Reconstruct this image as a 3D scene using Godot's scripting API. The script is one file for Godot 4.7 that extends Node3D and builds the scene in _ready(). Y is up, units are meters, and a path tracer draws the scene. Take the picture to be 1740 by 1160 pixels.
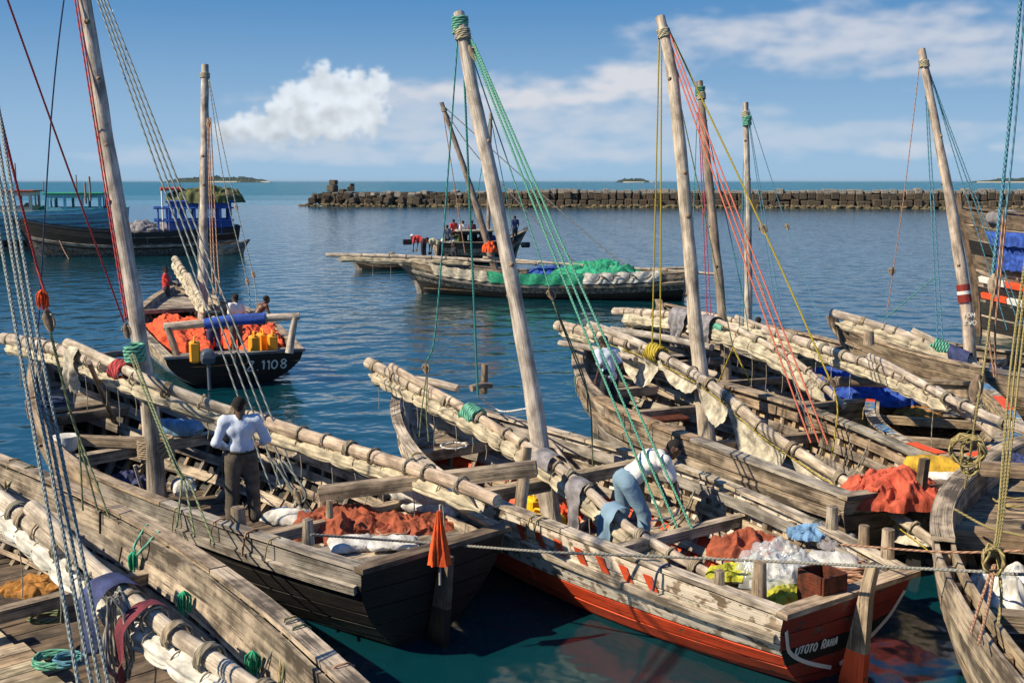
extends Node3D
# Wooden dhows moored in a harbour: camera and light first, then sea, breakwater and islands, then the boats, their cargo and crews.

var rng := RandomNumberGenerator.new()
var fn := FastNoiseLite.new()
var M := {}
var used := {}
var UPV := Vector3.UP

# ---------------------------------------------------------------- mesh collecting
class MB:
	var v := PackedVector3Array()
	var n := PackedVector3Array()
	var uv := PackedVector2Array()
	var c := PackedColorArray()
	var ix := PackedInt32Array()
	func vert(p: Vector3, nn: Vector3, t: Vector2, col: Color) -> int:
		v.append(p); n.append(nn); uv.append(t); c.append(col)
		return v.size() - 1
	func tri(a: int, b: int, d: int) -> void:
		var g: Vector3 = (v[b] - v[a]).cross(v[d] - v[a])
		if g.dot(n[a] + n[b] + n[d]) > 0.0:
			ix.append(a); ix.append(d); ix.append(b)
		else:
			ix.append(a); ix.append(b); ix.append(d)
	func quad(a: int, b: int, d: int, e: int) -> void:
		tri(a, b, d); tri(a, d, e)
	func add(o: MB, x: Transform3D) -> void:
		var k := v.size()
		for i in o.v.size():
			v.append(x * o.v[i]); n.append((x.basis * o.n[i]).normalized()); uv.append(o.uv[i]); c.append(o.c[i])
		var flip: bool = x.basis.determinant() < 0.0
		for i in range(0, o.ix.size(), 3):
			ix.append(k + o.ix[i])
			ix.append(k + o.ix[i + (2 if flip else 1)])
			ix.append(k + o.ix[i + (1 if flip else 2)])
	func mesh() -> ArrayMesh:
		var a := []
		a.resize(Mesh.ARRAY_MAX)
		a[Mesh.ARRAY_VERTEX] = v; a[Mesh.ARRAY_NORMAL] = n; a[Mesh.ARRAY_TEX_UV] = uv; a[Mesh.ARRAY_COLOR] = c; a[Mesh.ARRAY_INDEX] = ix
		var m := ArrayMesh.new()
		m.add_surface_from_arrays(Mesh.PRIMITIVE_TRIANGLES, a)
		return m

func numbered(called: String) -> String:
	var k: int = used.get(called, 0)
	used[called] = k + 1
	return called if k == 0 else "%s_%03d" % [called, k]

func thing(called: String, label: String, category: String, at := Vector3.ZERO, yaw := 0.0, group := "") -> Node3D:
	var o := Node3D.new()
	o.name = numbered(called)
	add_child(o)
	o.position = at
	o.rotation.y = yaw
	o.set_meta("label", label)
	o.set_meta("category", category)
	if group != "":
		o.set_meta("group", group)
	return o

func part(called: String, mb: MB, mat: String, parent: Node) -> MeshInstance3D:
	var o := MeshInstance3D.new()
	o.name = called
	if mb.ix.size() > 0:
		o.mesh = mb.mesh()
		var mk := mat
		if mat == "wood" and M.has("wood_b"):
			mk = ["wood", "wood", "wood_b", "wood_b", "wood_c"][rng.randi() % 5]
		o.mesh.surface_set_material(0, M[mk])
	parent.add_child(o, true)
	return o

func solo(called: String, mb: MB, mat: String, label: String, category: String, at := Vector3.ZERO, yaw := 0.0, group := "") -> MeshInstance3D:
	var o := MeshInstance3D.new()
	o.name = numbered(called)
	o.mesh = mb.mesh()
	o.mesh.surface_set_material(0, M[mat])
	add_child(o)
	o.position = at
	o.rotation.y = yaw
	if label != "":
		o.set_meta("label", label)
		o.set_meta("category", category)
	if group != "":
		o.set_meta("group", group)
	return o

func tone(base: Color, spread := 0.26, warm := 0.07) -> Color:
	var k := 1.0 + rng.randf_range(-spread, spread)
	var w := rng.randf_range(-warm, warm)
	return Color(base.r * k * (1.0 + w), base.g * k, base.b * k * (1.0 - w))

# a bar of four-cornered sections
func loft(mb: MB, secs: Array, col: Color, uo := Vector2.ZERO) -> void:
	var ns := secs.size()
	var cum := 0.0
	var cen := []
	for s in secs:
		cen.append((s[0] + s[1] + s[2] + s[3]) * 0.25)
	for k in 4:
		var k2 := (k + 1) % 4
		var ids := []
		cum = 0.0
		for i in ns:
			if i > 0:
				cum += (cen[i] - cen[i - 1]).length()
			var tan_: Vector3 = cen[mini(i + 1, ns - 1)] - cen[maxi(i - 1, 0)]
			var e: Vector3 = secs[i][k2] - secs[i][k]
			var nn := tan_.cross(e).normalized()
			if nn.dot((secs[i][k] + secs[i][k2]) * 0.5 - cen[i]) < 0.0:
				nn = -nn
			var a := mb.vert(secs[i][k], nn, uo + Vector2(cum * 0.25, k * 0.31), col)
			mb.vert(secs[i][k2], nn, uo + Vector2(cum * 0.25, k * 0.31 + e.length()), col)
			ids.append(a)
		for i in ns - 1:
			mb.quad(ids[i], ids[i] + 1, ids[i + 1] + 1, ids[i + 1])
	for q in 2:
		var s = secs[0] if q == 0 else secs[ns - 1]
		var nn2: Vector3 = (cen[0] - cen[1]).normalized() if q == 0 else (cen[ns - 1] - cen[ns - 2]).normalized()
		var b := []
		for k in 4:
			b.append(mb.vert(s[k], nn2, uo + Vector2((s[k] - s[0]).length() * 0.3, k * 0.07), col))
		mb.quad(b[0], b[1], b[2], b[3])

func box(mb: MB, a: Vector3, b: Vector3, side: Vector3, up: Vector3, w: float, h: float, col: Color) -> void:
	# a bar from a to b, w wide along side and h high along up
	var s := side.normalized() * w * 0.5
	var u := up.normalized() * h * 0.5
	var secs := []
	for p in [a, b]:
		secs.append([p - s - u, p + s - u, p + s + u, p - s + u])
	loft(mb, secs, col, Vector2(rng.randf(), rng.randf()))

func bevel_box(mb: MB, c: Vector3, size: Vector3, col: Color, r := 0.03) -> void:
	# a rounded-edge block: three rings of an eight-cornered outline
	var hs := size * 0.5
	var ring := func(y: float, inset: float) -> Array:
		var out := []
		for q in [[1, -1, 0], [1, 1, 1], [-1, 1, 0], [-1, -1, 1]]:
			var x: float = q[0] * (hs.x - inset); var z: float = q[1] * (hs.z - inset)
			if q[2] == 0:
				out.append(c + Vector3(x, y, z + r * -q[1])); out.append(c + Vector3(x - q[0] * r, y, z))
			else:
				out.append(c + Vector3(x - q[0] * r, y, z)); out.append(c + Vector3(x, y, z - q[1] * r))
		var srt := []
		for p in out:
			srt.append([atan2(p.z - c.z, p.x - c.x), p])
		srt.sort_custom(func(a, b): return a[0] < b[0])
		return srt.map(func(a): return a[1])
	var rings := [ring.call(-hs.y, r), ring.call(-hs.y + r, 0.0), ring.call(hs.y - r, 0.0), ring.call(hs.y, r)]
	for i in 3:
		for k in 8:
			var k2 := (k + 1) % 8
			var a: Vector3 = rings[i][k]; var b: Vector3 = rings[i][k2]; var d: Vector3 = rings[i + 1][k2]; var e: Vector3 = rings[i + 1][k]
			var nn := (b - a).cross(e - a).normalized()
			if nn.dot((a + d) * 0.5 - c) < 0.0: nn = -nn
			var t := Vector2(a.x + a.z, a.y)
			var q1 := mb.vert(a, nn, t, col); mb.vert(b, nn, t + Vector2((b - a).length(), 0), col); mb.vert(d, nn, t + Vector2((b - a).length(), (e - a).length()), col); mb.vert(e, nn, t + Vector2(0, (e - a).length()), col)
			mb.quad(q1, q1 + 1, q1 + 2, q1 + 3)
	for q in 2:
		var rr = rings[0] if q == 0 else rings[3]
		var nn3 := Vector3(0, -1 if q == 0 else 1, 0)
		var m0 := mb.v.size()
		for p in rr: mb.vert(p, nn3, Vector2(p.x, p.z), col)
		for k in range(1, 7): mb.tri(m0, m0 + k, m0 + k + 1)

func smooth_path(pts: Array, step: float) -> PackedVector3Array:
	var cv := Curve3D.new()
	for i in pts.size():
		var t: Vector3 = (pts[mini(i + 1, pts.size() - 1)] - pts[maxi(i - 1, 0)]) / 6.0
		if i == 0 or i == pts.size() - 1: t *= 2.0
		cv.add_point(pts[i], -t, t)
	var out := PackedVector3Array()
	var ln := cv.get_baked_length()
	var k := maxi(2, int(ceil(ln / step)))
	for i in k + 1:
		out.append(cv.sample_baked(ln * i / k, true))
	return out

func frames(p: PackedVector3Array) -> Array:
	var out := []
	var t0 := (p[1] - p[0]).normalized()
	var s := t0.cross(UPV)
	if s.length() < 0.05: s = t0.cross(Vector3.RIGHT)
	s = s.normalized()
	for i in p.size():
		var t := (p[mini(i + 1, p.size() - 1)] - p[maxi(i - 1, 0)]).normalized()
		s = (s - t * s.dot(t)).normalized()
		out.append([s, t.cross(s).normalized(), t])
	return out

# a round bar; rad(i, angle) may be a Callable for lumps and folds
func tube(mb: MB, p: PackedVector3Array, rad, sides: int, col: Color, us := 0.25, caps := true) -> void:
	var fr := frames(p)
	var base := mb.v.size()
	var cum := 0.0
	var call_: bool = rad is Callable
	var np := p.size()
	var arr: bool = rad is Array or rad is PackedFloat32Array
	for i in np:
		if i > 0: cum += p[i].distance_to(p[i - 1])
		var f: Array = fr[i]
		for k in sides + 1:
			var a := TAU * k / sides
			var r: float = rad.call(i, a) if call_ else (rad[i] if arr else rad)
			var d: Vector3 = f[0] * cos(a) + f[1] * sin(a)
			mb.vert(p[i] + d * r, d, Vector2(cum * us, float(k) / sides), col)
	for i in np - 1:
		for k in sides:
			var q := base + i * (sides + 1) + k
			mb.quad(q, q + 1, q + sides + 2, q + sides + 1)
	if call_:
		renormal(mb, base, np, sides)
	if caps:
		for e in 2:
			var j := 0 if e == 0 else np - 1
			var nn: Vector3 = -fr[0][2] if e == 0 else fr[np - 1][2]
			var m0 := mb.v.size()
			for k in sides:
				var q2 := base + j * (sides + 1) + k
				mb.vert(mb.v[q2], nn, Vector2(cos(TAU * k / sides), sin(TAU * k / sides)) * 0.05, col)
			for k in range(1, sides - 1):
				mb.tri(m0, m0 + k, m0 + k + 1)

func renormal(mb: MB, base: int, rows: int, sides: int) -> void:
	# normals of a closed grid of rows x (sides + 1)
	var w := sides + 1
	for i in rows:
		for k in w:
			var a := mb.v[base + mini(i + 1, rows - 1) * w + k] - mb.v[base + maxi(i - 1, 0) * w + k]
			var kp := (k + 1) if k < sides else 1
			var km := (k - 1) if k > 0 else sides - 1
			var b := mb.v[base + i * w + kp] - mb.v[base + i * w + km]
			var nn := a.cross(b).normalized()
			if nn.dot(mb.n[base + i * w + k]) < 0.0: nn = -nn
			if nn.length() > 0.5: mb.n[base + i * w + k] = nn

func finish_grid(mb: MB, base: int, rows: int, cols: int, ref: Vector3) -> void:
	# one winding and one side for all of a cloth, so that steep folds shade right
	var sum := 0.0
	for i in rows:
		for k in cols:
			var a := mb.v[base + mini(i + 1, rows - 1) * cols + k] - mb.v[base + maxi(i - 1, 0) * cols + k]
			var b := mb.v[base + i * cols + mini(k + 1, cols - 1)] - mb.v[base + i * cols + maxi(k - 1, 0)]
			var nn := a.cross(b).normalized()
			if nn.length() < 0.5: nn = mb.n[base + i * cols + k - (1 if k > 0 else 0)]
			mb.n[base + i * cols + k] = nn
			sum += nn.dot(ref)
	var flip := sum < 0.0
	if flip:
		for i in rows * cols: mb.n[base + i] = -mb.n[base + i]
	for i in rows - 1:
		for k in cols - 1:
			var q := base + i * cols + k
			var r := q + cols
			if flip:
				for z in [q, r, r + 1, q, r + 1, q + 1]: mb.ix.append(z)
			else:
				for z in [q, r + 1, r, q, q + 1, r + 1]: mb.ix.append(z)

# ---------------------------------------------------------------- textures
func seam(w: int, h: int, freq: float, seed_: int, oct := 4) -> PackedByteArray:
	fn.seed = seed_
	fn.noise_type = FastNoiseLite.TYPE_SIMPLEX_SMOOTH
	fn.fractal_octaves = oct
	fn.frequency = freq
	var im := fn.get_seamless_image(w, h)
	im.convert(Image.FORMAT_L8)
	return im.get_data()

func seam_big(w: int, h: int, w0: int, h0: int, freq: float, seed_: int, oct := 4) -> PackedByteArray:
	fn.seed = seed_
	fn.noise_type = FastNoiseLite.TYPE_SIMPLEX_SMOOTH
	fn.fractal_octaves = oct
	fn.frequency = freq
	var im := fn.get_seamless_image(w0, h0)
	im.convert(Image.FORMAT_L8)
	im.resize(w, h, Image.INTERPOLATE_CUBIC)
	return im.get_data()

func tex(im: Image) -> ImageTexture:
	return ImageTexture.create_from_image(im)

func wood_maps(seed_: int, dark: Color, light: Color, paint = null, cover := 0.0) -> Array:
	var w := 1024; var h := 256
	var a := seam_big(w, h, 14, 256, 0.06, seed_, 4)
	var b := seam_big(w, h, 12, 256, 0.3, seed_ + 1, 2)
	var c := seam_big(w, h, 256, 128, 0.018, seed_ + 2, 5)
	var d := seam_big(w, h, 512, 128, 0.035, seed_ + 3, 5)
	var out := PackedByteArray(); out.resize(w * h * 3)
	var hgt := PackedByteArray(); hgt.resize(w * h)
	var dots := PackedByteArray(); dots.resize(w * h)
	var r := RandomNumberGenerator.new(); r.seed = seed_
	for q in 46:
		var x := r.randi_range(4, w - 60); var y := r.randi_range(4, h - 5)
		var ln := r.randi_range(0, 30) if r.randf() < 0.5 else 0
		for j in range(-1, 2):
			for i in range(-2, 3 + ln):
				var k := 200 if i < 3 else int(90.0 * (1.0 - float(i - 3) / ln))
				dots[(y + j) * w + x + i] = k if absi(j) < 1 or i < 3 else k / 2
	for i in w * h:
		var va := a[i] / 255.0; var vb := b[i] / 255.0; var vc := c[i] / 255.0; var vd := d[i] / 255.0
		var t := 0.5 + (va - 0.5) * 0.6 + (vb - 0.5) * 0.6 + (vc - 0.5) * 1.35 + (vd - 0.5) * 0.7
		var crack := clampf((0.29 - vb) * 12.0, 0.0, 1.0) * clampf((vd - 0.4) * 7.0, 0.0, 1.0)
		t = clampf(t, 0.0, 1.0)
		var col := dark.lerp(light, t)
		col = col.lerp(Color(dark.r * 0.35, dark.g * 0.33, dark.b * 0.3), crack * 0.85)
		var hh := t * 0.5 + 0.3 - crack * 0.3
		if paint != null:
			var m := smoothstep(1.0 - cover - 0.06, 1.0 - cover + 0.06, vd * 0.8 + va * 0.2)
			var pc: Color = paint
			var pk := 0.8 + 0.4 * vc
			col = col.lerp(Color(pc.r * pk, pc.g * pk, pc.b * pk), m)
			hh += m * 0.15
		var dk := dots[i] / 255.0
		col = col.lerp(Color(0.03, 0.02, 0.014), dk * 0.85)
		out[i * 3] = int(clampf(pow(col.r, 0.4545), 0, 1) * 255); out[i * 3 + 1] = int(clampf(pow(col.g, 0.4545), 0, 1) * 255); out[i * 3 + 2] = int(clampf(pow(col.b, 0.4545), 0, 1) * 255)
		hgt[i] = int(clampf(hh - dk * 0.3, 0, 1) * 255)
	var im := Image.create_from_data(w, h, false, Image.FORMAT_RGB8, out)
	var hm := Image.create_from_data(w, h, false, Image.FORMAT_L8, hgt)
	hm.bump_map_to_normal_map(3.0)
	return [tex(im), tex(hm)]

func std(key: String, col: Color, rough := 0.8, maps = null, vcol := true, nscale := 1.0) -> StandardMaterial3D:
	var m := StandardMaterial3D.new()
	m.albedo_color = col.linear_to_srgb()
	m.roughness = rough
	m.vertex_color_use_as_albedo = vcol
	if maps != null:
		if maps[0] != null: m.albedo_texture = maps[0]
		if maps.size() > 1 and maps[1] != null:
			m.normal_enabled = true
			m.normal_texture = maps[1]
			m.normal_scale = nscale
	M[key] = m
	return m

func cloth_maps(seed_: int, freq: float, lo: float, bump: float) -> Array:
	var w := 512
	var a := seam(w, w, freq, seed_, 5)
	var b := seam_big(w, w, 128, 128, 0.03, seed_ + 5, 4)
	var out := PackedByteArray(); out.resize(w * w)
	for i in w * w:
		var v := clampf(lo + (1.0 - lo) * (1.4 * b[i] / 255.0 + 0.5 * a[i] / 255.0 - 0.35), 0.0, 1.0)
		out[i] = int(v * 255)
	var im := Image.create_from_data(w, w, false, Image.FORMAT_L8, out)
	im.convert(Image.FORMAT_RGB8)
	var hm := Image.create_from_data(w, w, false, Image.FORMAT_L8, a)
	hm.bump_map_to_normal_map(bump)
	return [tex(im), tex(hm)]

func rope_maps() -> Array:
	var w := 64; var h := 64
	var out := PackedByteArray(); out.resize(w * h)
	for y in h:
		for x in w:
			var s := 0.5 + 0.5 * sin(TAU * (float(x) / w + 2.0 * y / h))
			out[y * w + x] = int(255.0 * (0.55 + 0.45 * pow(s, 0.6)))
	var im := Image.create_from_data(w, h, false, Image.FORMAT_L8, out)
	var hm: Image = im.duplicate()
	im.convert(Image.FORMAT_RGB8)
	hm.bump_map_to_normal_map(3.0)
	return [tex(im), tex(hm)]

# ---------------------------------------------------------------- boats
class Boat:
	var root: Node3D
	var hull: Node3D
	var inv: Transform3D
	var L := 10.0
	var beam := 3.0
	var hb := 1.6
	var hm := 1.1
	var hs := 1.0
	var d := 0.5
	var tw := 0.7
	var rb := 0.9
	var rs := 0.35
	var th := 0.05
	var full := 0.5
	func sheer(t: float) -> float:
		if t < 0.5: return hm + (hb - hm) * pow((0.5 - t) / 0.5, 2.2)
		return hm + (hs - hm) * pow((t - 0.5) / 0.5, 1.7)
	func wide(t: float) -> float:
		if t < 0.5: return beam * 0.5 * pow(sin(PI * 0.5 * clampf(t / 0.5, 0.0, 1.0)), 0.72)
		return beam * 0.5 * lerpf(1.0, tw, pow((t - 0.5) / 0.5, 1.8))
	func keel(t: float) -> float:
		return -d * (1.0 - 0.5 * pow(absf(2.0 * t - 1.0), 3.0))
	func hp(t: float, v: float, side: float) -> Vector3:
		var k := keel(t)
		var y := lerpf(k, sheer(t), v)
		var e := lerpf(1.4, full, clampf(t / 0.35, 0.0, 1.0)) + 0.25 * pow(clampf((t - 0.6) / 0.4, 0.0, 1.0), 2.0)
		var x := wide(t) * pow(sin(clampf(v, 0.0, 1.0) * PI * 0.5), e)
		var z := -L * 0.5 + t * L - rb * v * v * pow(1.0 - t, 4.0) + rb * 0.35 * pow(1.0 - t, 6.0) + rs * (v - 0.6) * pow(t, 5.0)
		return Vector3(x * side, y, z)
	func nrm(t: float, v: float, side: float) -> Vector3:
		var a := hp(minf(t + 0.01, 1.0), v, side) - hp(maxf(t - 0.01, 0.0), v, side)
		var b := hp(t, minf(v + 0.02, 1.0), side) - hp(t, v - 0.02, side)
		var q := a.cross(b).normalized()
		return q if q.x * side > 0.0 else -q
	func halfw(t: float, y: float) -> float:
		var v := clampf((y - keel(t)) / (sheer(t) - keel(t)), 0.02, 1.0)
		return maxf(0.02, hp(t, v, 1.0).x - th)

func strake(b: Boat, called: String, parent: Node, mat: String, base: Color, side: float, t0: float, t1: float, v0: float, v1: float, off: float, th: float, segs: int, wob := 0.006) -> void:
	var mb := MB.new()
	var secs := []
	var j1 := rng.randf_range(-wob, wob); var j2 := rng.randf_range(-wob, wob)
	for i in segs + 1:
		var t := lerpf(t0, t1, float(i) / segs)
		var o := off + rng.randf_range(-0.004, 0.004)
		var va := v0 + j1 * rng.randf_range(0.4, 1.0); var vb := v1 + j2 * rng.randf_range(0.4, 1.0)
		var n1 := b.nrm(t, va, side); var n2 := b.nrm(t, minf(vb, 0.99), side)
		var p := b.hp(t, va, side) - n1 * o; var q := b.hp(t, vb, side) - n2 * o
		secs.append([p, q, q - n2 * th, p - n1 * th])
	loft(mb, secs, tone(base), Vector2(rng.randf(), rng.randf()))
	part(called, mb, mat, parent)

func deck(b: Boat, parent: Node, mat: String, base: Color, t0: float, t1: float, drop: float, bw: float, called := "deck_board", abs_y := -99.0, xmax := 99.0) -> void:
	var k := maxi(1, int((t1 - t0) * b.L / bw))
	for i in k:
		var ta := lerpf(t0, t1, float(i) / k) + 0.006 / b.L; var tb := lerpf(t0, t1, float(i + 1) / k) - 0.006 / b.L
		var ya := b.sheer(ta) - drop if abs_y < -50.0 else abs_y
		var yb := b.sheer(tb) - drop if abs_y < -50.0 else abs_y
		var jy := rng.randf_range(-0.006, 0.006)
		var xa := b.halfw(ta, ya) - 0.03; var xb := b.halfw(tb, yb) - 0.03
		if xa < 0.03 or xb < 0.03: continue
		var za := -b.L * 0.5 + ta * b.L - b.rb * 0.6 * pow(1.0 - ta, 4.0); var zb := -b.L * 0.5 + tb * b.L - b.rb * 0.6 * pow(1.0 - tb, 4.0)
		var mb := MB.new()
		var d2 := Vector3(0, -0.04, 0)
		var secs := []
		for s in [-1.0, 1.0]:
			var p := Vector3(minf(s * xa, xmax + jy * 20.0), ya + jy, za); var q := Vector3(minf(s * xb, xmax + jy * 20.0), yb + jy, zb)
			secs.append([p, q, q + d2, p + d2])
		loft(mb, secs, tone(base), Vector2(rng.randf(), rng.randf()))
		part(called, mb, mat, parent)

func dhow(called: String, label: String, o: Dictionary) -> Boat:
	var b := Boat.new()
	for k in ["L", "beam", "hb", "hm", "hs", "d", "tw", "rb", "rs", "full"]:
		if o.has(k): b.set(k, o[k])
	var bow: Vector2 = o.bow; var st: Vector2 = o.stern
	var f := Vector3(bow.x - st.x, 0, bow.y - st.y)
	b.L = f.length()
	f = f.normalized()
	b.root = thing(called, label, "boat", Vector3((bow.x + st.x) * 0.5, 0, (bow.y + st.y) * 0.5), atan2(-f.x, -f.z), o.get("group", ""))
	b.inv = b.root.transform.affine_inverse()
	var light: Color = o.get("tone", Color(1, 1, 1))
	var mats: Array = o.get("strakes", ["wood", "wood", "wood", "wood", "wood", "wood"])
	var ns := mats.size()
	var inner := MB.new()
	# the caulked skin behind the planks
	for side in [-1.0, 1.0]:
		var base := inner.v.size()
		for i in 25:
			for j in 9:
				var t := i / 24.0; var v := 0.06 + 0.92 * j / 8.0
				var nn := b.nrm(t, v, side)
				inner.vert(b.hp(t, v, side) - nn * 0.03, nn, Vector2(t * 3.0, v), Color(1, 1, 1))
		for i in 24:
			for j in 8:
				var q := base + i * 9 + j
				inner.quad(q, q + 1, q + 10, q + 9)
	b.hull = part("hull", inner, "wood", b.root)
	var v0: float = o.get("v0", 0.16)
	for side in [-1.0, 1.0]:
		for s in ns:
			var va := lerpf(v0, 1.0, float(s) / ns); var vb := lerpf(v0, 1.0, float(s + 1) / ns)
			var cut := rng.randf_range(0.36, 0.62)
			strake(b, "plank", b.hull, mats[s], light, side, 0.0, cut - 0.001, va + 0.008, vb - 0.008, 0.0, b.th, 10)
			strake(b, "plank", b.hull, mats[s], light, side, cut + 0.001, 1.0, va + 0.008, vb - 0.008, 0.0, b.th, 7)
		# frames
		var nr := int(b.L / o.get("rib", 0.42))
		for i in nr:
			var t := lerpf(0.07, 0.975, (i + rng.randf_range(-0.12, 0.12)) / (nr - 1))
			var mb := MB.new()
			var secs := []
			var wd := rng.randf_range(0.04, 0.055)
			for j in 7:
				var v := lerpf(0.12, rng.randf_range(0.93, 0.975) if j == 6 else 0.95, j / 6.0)
				var nn := b.nrm(t, v, side)
				var p := b.hp(t, v, side) - nn * (b.th + 0.006)
				var dz := Vector3(0, 0, wd)
				secs.append([p - dz, p + dz, p + dz - nn * 0.1, p - dz - nn * 0.1])
			loft(mb, secs, tone(light), Vector2(rng.randf(), rng.randf()))
			part("rib", mb, "wood", b.hull)
		# stringers inside the frames
		for q in o.get("stringers", [[0.86, 0.965], [0.70, 0.80], [0.53, 0.62], [0.37, 0.45]]):
			var c2 := rng.randf_range(0.4, 0.6)
			strake(b, "stringer", b.hull, "wood", light, side, 0.05, c2 - 0.002, q[0], q[1], b.th + 0.108, 0.045, 9, 0.014)
			strake(b, "stringer", b.hull, "wood", light, side, c2 + 0.002, 0.985, q[0], q[1], b.th + 0.108, 0.045, 7, 0.014)
		# gunwale
		for q in o.get("caps", [[0.015, 0.34], [0.342, 0.68], [0.682, 0.995]]):
			var mb2 := MB.new()
			var secs2 := []
			for i in 9:
				var t2 := lerpf(q[0], q[1], i / 8.0)
				var p2 := b.hp(t2, 1.0, side)
				var nh := b.nrm(t2, 0.95, side); nh.y = 0; nh = nh.normalized()
				var y2 := Vector3(0, 0.012 + rng.randf_range(0, 0.006), 0)
				var w2: float = minf(o.get("cap", 0.21), absf(p2.x) + 0.02)
				var out := p2 + nh * 0.025 + y2
				var inn := p2 - nh * w2 + y2
				secs2.append([out, inn, inn + Vector3(0, 0.05, 0), out + Vector3(0, 0.05, 0)])
			loft(mb2, secs2, tone(light * 1.08, 0.1), Vector2(rng.randf(), rng.randf()))
			part("gunwale", mb2, o.get("capmat", "wood"), b.hull)
		if o.has("rub"):
			strake(b, "rubbing_strake", b.hull, o.get("rubmat", "wood"), light, side, 0.03, 0.6, o.rub - 0.035, o.rub + 0.035, -0.055, 0.055, 12, 0.002)
			strake(b, "rubbing_strake", b.hull, o.get("rubmat", "wood"), light, side, 0.602, 0.995, o.rub - 0.035, o.rub + 0.035, -0.055, 0.055, 8, 0.002)
	# stem and transom
	var sm := MB.new()
	var ss := []
	for j in 9:
		var v2 := lerpf(0.05, o.get("stem", 1.1), j / 8.0)
		var p3 := b.hp(0.0, minf(v2, 1.0), 1.0)
		p3.x = 0
		p3.y = lerpf(b.keel(0), b.sheer(0), v2)
		if v2 > 1.0: p3.z -= (v2 - 1.0) * 0.5
		var sx := Vector3(0.075, 0, 0)
		ss.append([p3 - sx + Vector3(0, 0, -0.09), p3 + sx + Vector3(0, 0, -0.09), p3 + sx + Vector3(0, 0, 0.16), p3 - sx + Vector3(0, 0, 0.16)])
	loft(sm, ss, tone(light), Vector2(rng.randf(), rng.randf()))
	part("stem", sm, o.get("stemmat", "wood"), b.hull)
	var tm: Array = o.get("transom", ["wood", "wood", "wood", "wood"])
	for s in tm.size():
		var mb3 := MB.new()
		var va2 := lerpf(0.1, 1.0, float(s) / tm.size()) + 0.006; var vb2 := lerpf(0.1, 1.0, float(s + 1) / tm.size()) - 0.006
		var secs3 := []
		for i in 5:
			var f2 := lerpf(-1.0, 1.0, i / 4.0)
			var a := b.hp(1.0, va2, 1.0); var c := b.hp(1.0, vb2, 1.0)
			var bulge := Vector3(0, 0, 0.07 * (1.0 - f2 * f2))
			a = Vector3(a.x * f2, a.y, a.z) + bulge; c = Vector3(c.x * f2, c.y, c.z) + bulge
			secs3.append([a, c, c + Vector3(0, 0, -0.06), a + Vector3(0, 0, -0.06)])
		loft(mb3, secs3, tone(Color(1, 1, 1), 0.08), Vector2(rng.randf(), rng.randf()))
		part("transom_board", mb3, tm[s], b.hull)
	var tp := MB.new()
	var e0 := b.hp(1.0, 1.0, 1.0)
	box(tp, Vector3(-e0.x - 0.04, e0.y + 0.036, e0.z - 0.02), Vector3(e0.x + 0.04, e0.y + 0.036, e0.z - 0.02), Vector3(0, 0, 1), UPV, 0.2, 0.06, tone(light))
	part("transom_rail", tp, o.get("tailmat", o.get("capmat", "wood")), b.hull)
	# bottom boards, decks, beams
	deck(b, b.hull, "wood_dark", light, 0.1, 0.985, 0.0, 0.3, "bottom_board", o.get("floor", 0.05))  # bottom boards' dark colour paints in the hull's shade, besides oily bilge wood
	if o.has("fore"): deck(b, b.hull, "wood", light, 0.03, o.fore, o.get("fore_drop", 0.3), 0.22)
	if o.has("aft"): deck(b, b.hull, "wood", light, o.aft, 0.99, o.get("aft_drop", 0.2), 0.2)
	for q in o.get("beams", []):
		var mb4 := MB.new()
		var y4: float = b.sheer(q[0]) + q[1]
		var x4: float = b.halfw(q[0], minf(y4, b.sheer(q[0]))) + q[2]
		var z4: float = -b.L * 0.5 + q[0] * b.L
		var w4: float = q[3] if q.size() > 3 else 0.16
		box(mb4, Vector3(-x4, y4, z4), Vector3(x4, y4 + rng.randf_range(-0.02, 0.02), z4), Vector3(0, 0, 1), UPV, w4, w4 * 0.85, tone(light * 0.9))
		part("cross_beam", mb4, "wood", b.hull)
	return b

func lumpy(p: PackedVector3Array, r0: float, r1: float, amp: float, seed_: int) -> Callable:
	var np := p.size()
	return func(i: int, a: float) -> float:
		var t := float(i) / (np - 1)
		return lerpf(r0, r1, t) * (1.0 + amp * sin(i * 0.43 + seed_) * sin(a + i * 0.11) + amp * 0.8 * sin(i * 0.171 + seed_ * 2.0) + amp * 0.5 * sin(i * 0.9 + a * 2.0))

func loc(b: Boat, pts: Array) -> Array:
	return pts.map(func(p): return b.inv * p)

func mast(b: Boat, pts: Array, r0: float, r1: float, mat := "spar") -> void:
	var p := smooth_path(loc(b, pts), 0.16)
	var mb := MB.new()
	tube(mb, p, lumpy(p, r0, r1, 0.07, rng.randi() % 90), 14, tone(Color(1, 1, 1), 0.08), 0.25)
	var m := part("mast", mb, mat, b.root)
	for q in 5:
		var kb := MB.new()
		var ki := int(lerpf(0.35, 0.92, (q + rng.randf_range(0.1, 0.9)) / 5.0) * (p.size() - 2))
		var ang := rng.randf() * TAU
		var rk := lerpf(r0, r1, float(ki) / p.size())
		var dirk := Vector3(cos(ang), 0.15, sin(ang)).normalized()
		tube(kb, PackedVector3Array([p[ki] + dirk * rk * 0.75, p[ki] + dirk * rk * 1.02, p[ki] + dirk * rk * 1.12]), [rk * 0.5, rk * 0.34, rk * 0.16], 9, Color(0.45, 0.38, 0.3), 0.3)
		part("knot", kb, mat, m)
	# a collar of rope at the head
	var top := p[p.size() - 1]; var dn := (p[p.size() - 4] - top).normalized()
	ring(m, top + dn * 0.35, dn, r1 * 1.12, 0.018, 5, "rope_pale", Color(0.6, 0.55, 0.4))

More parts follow.
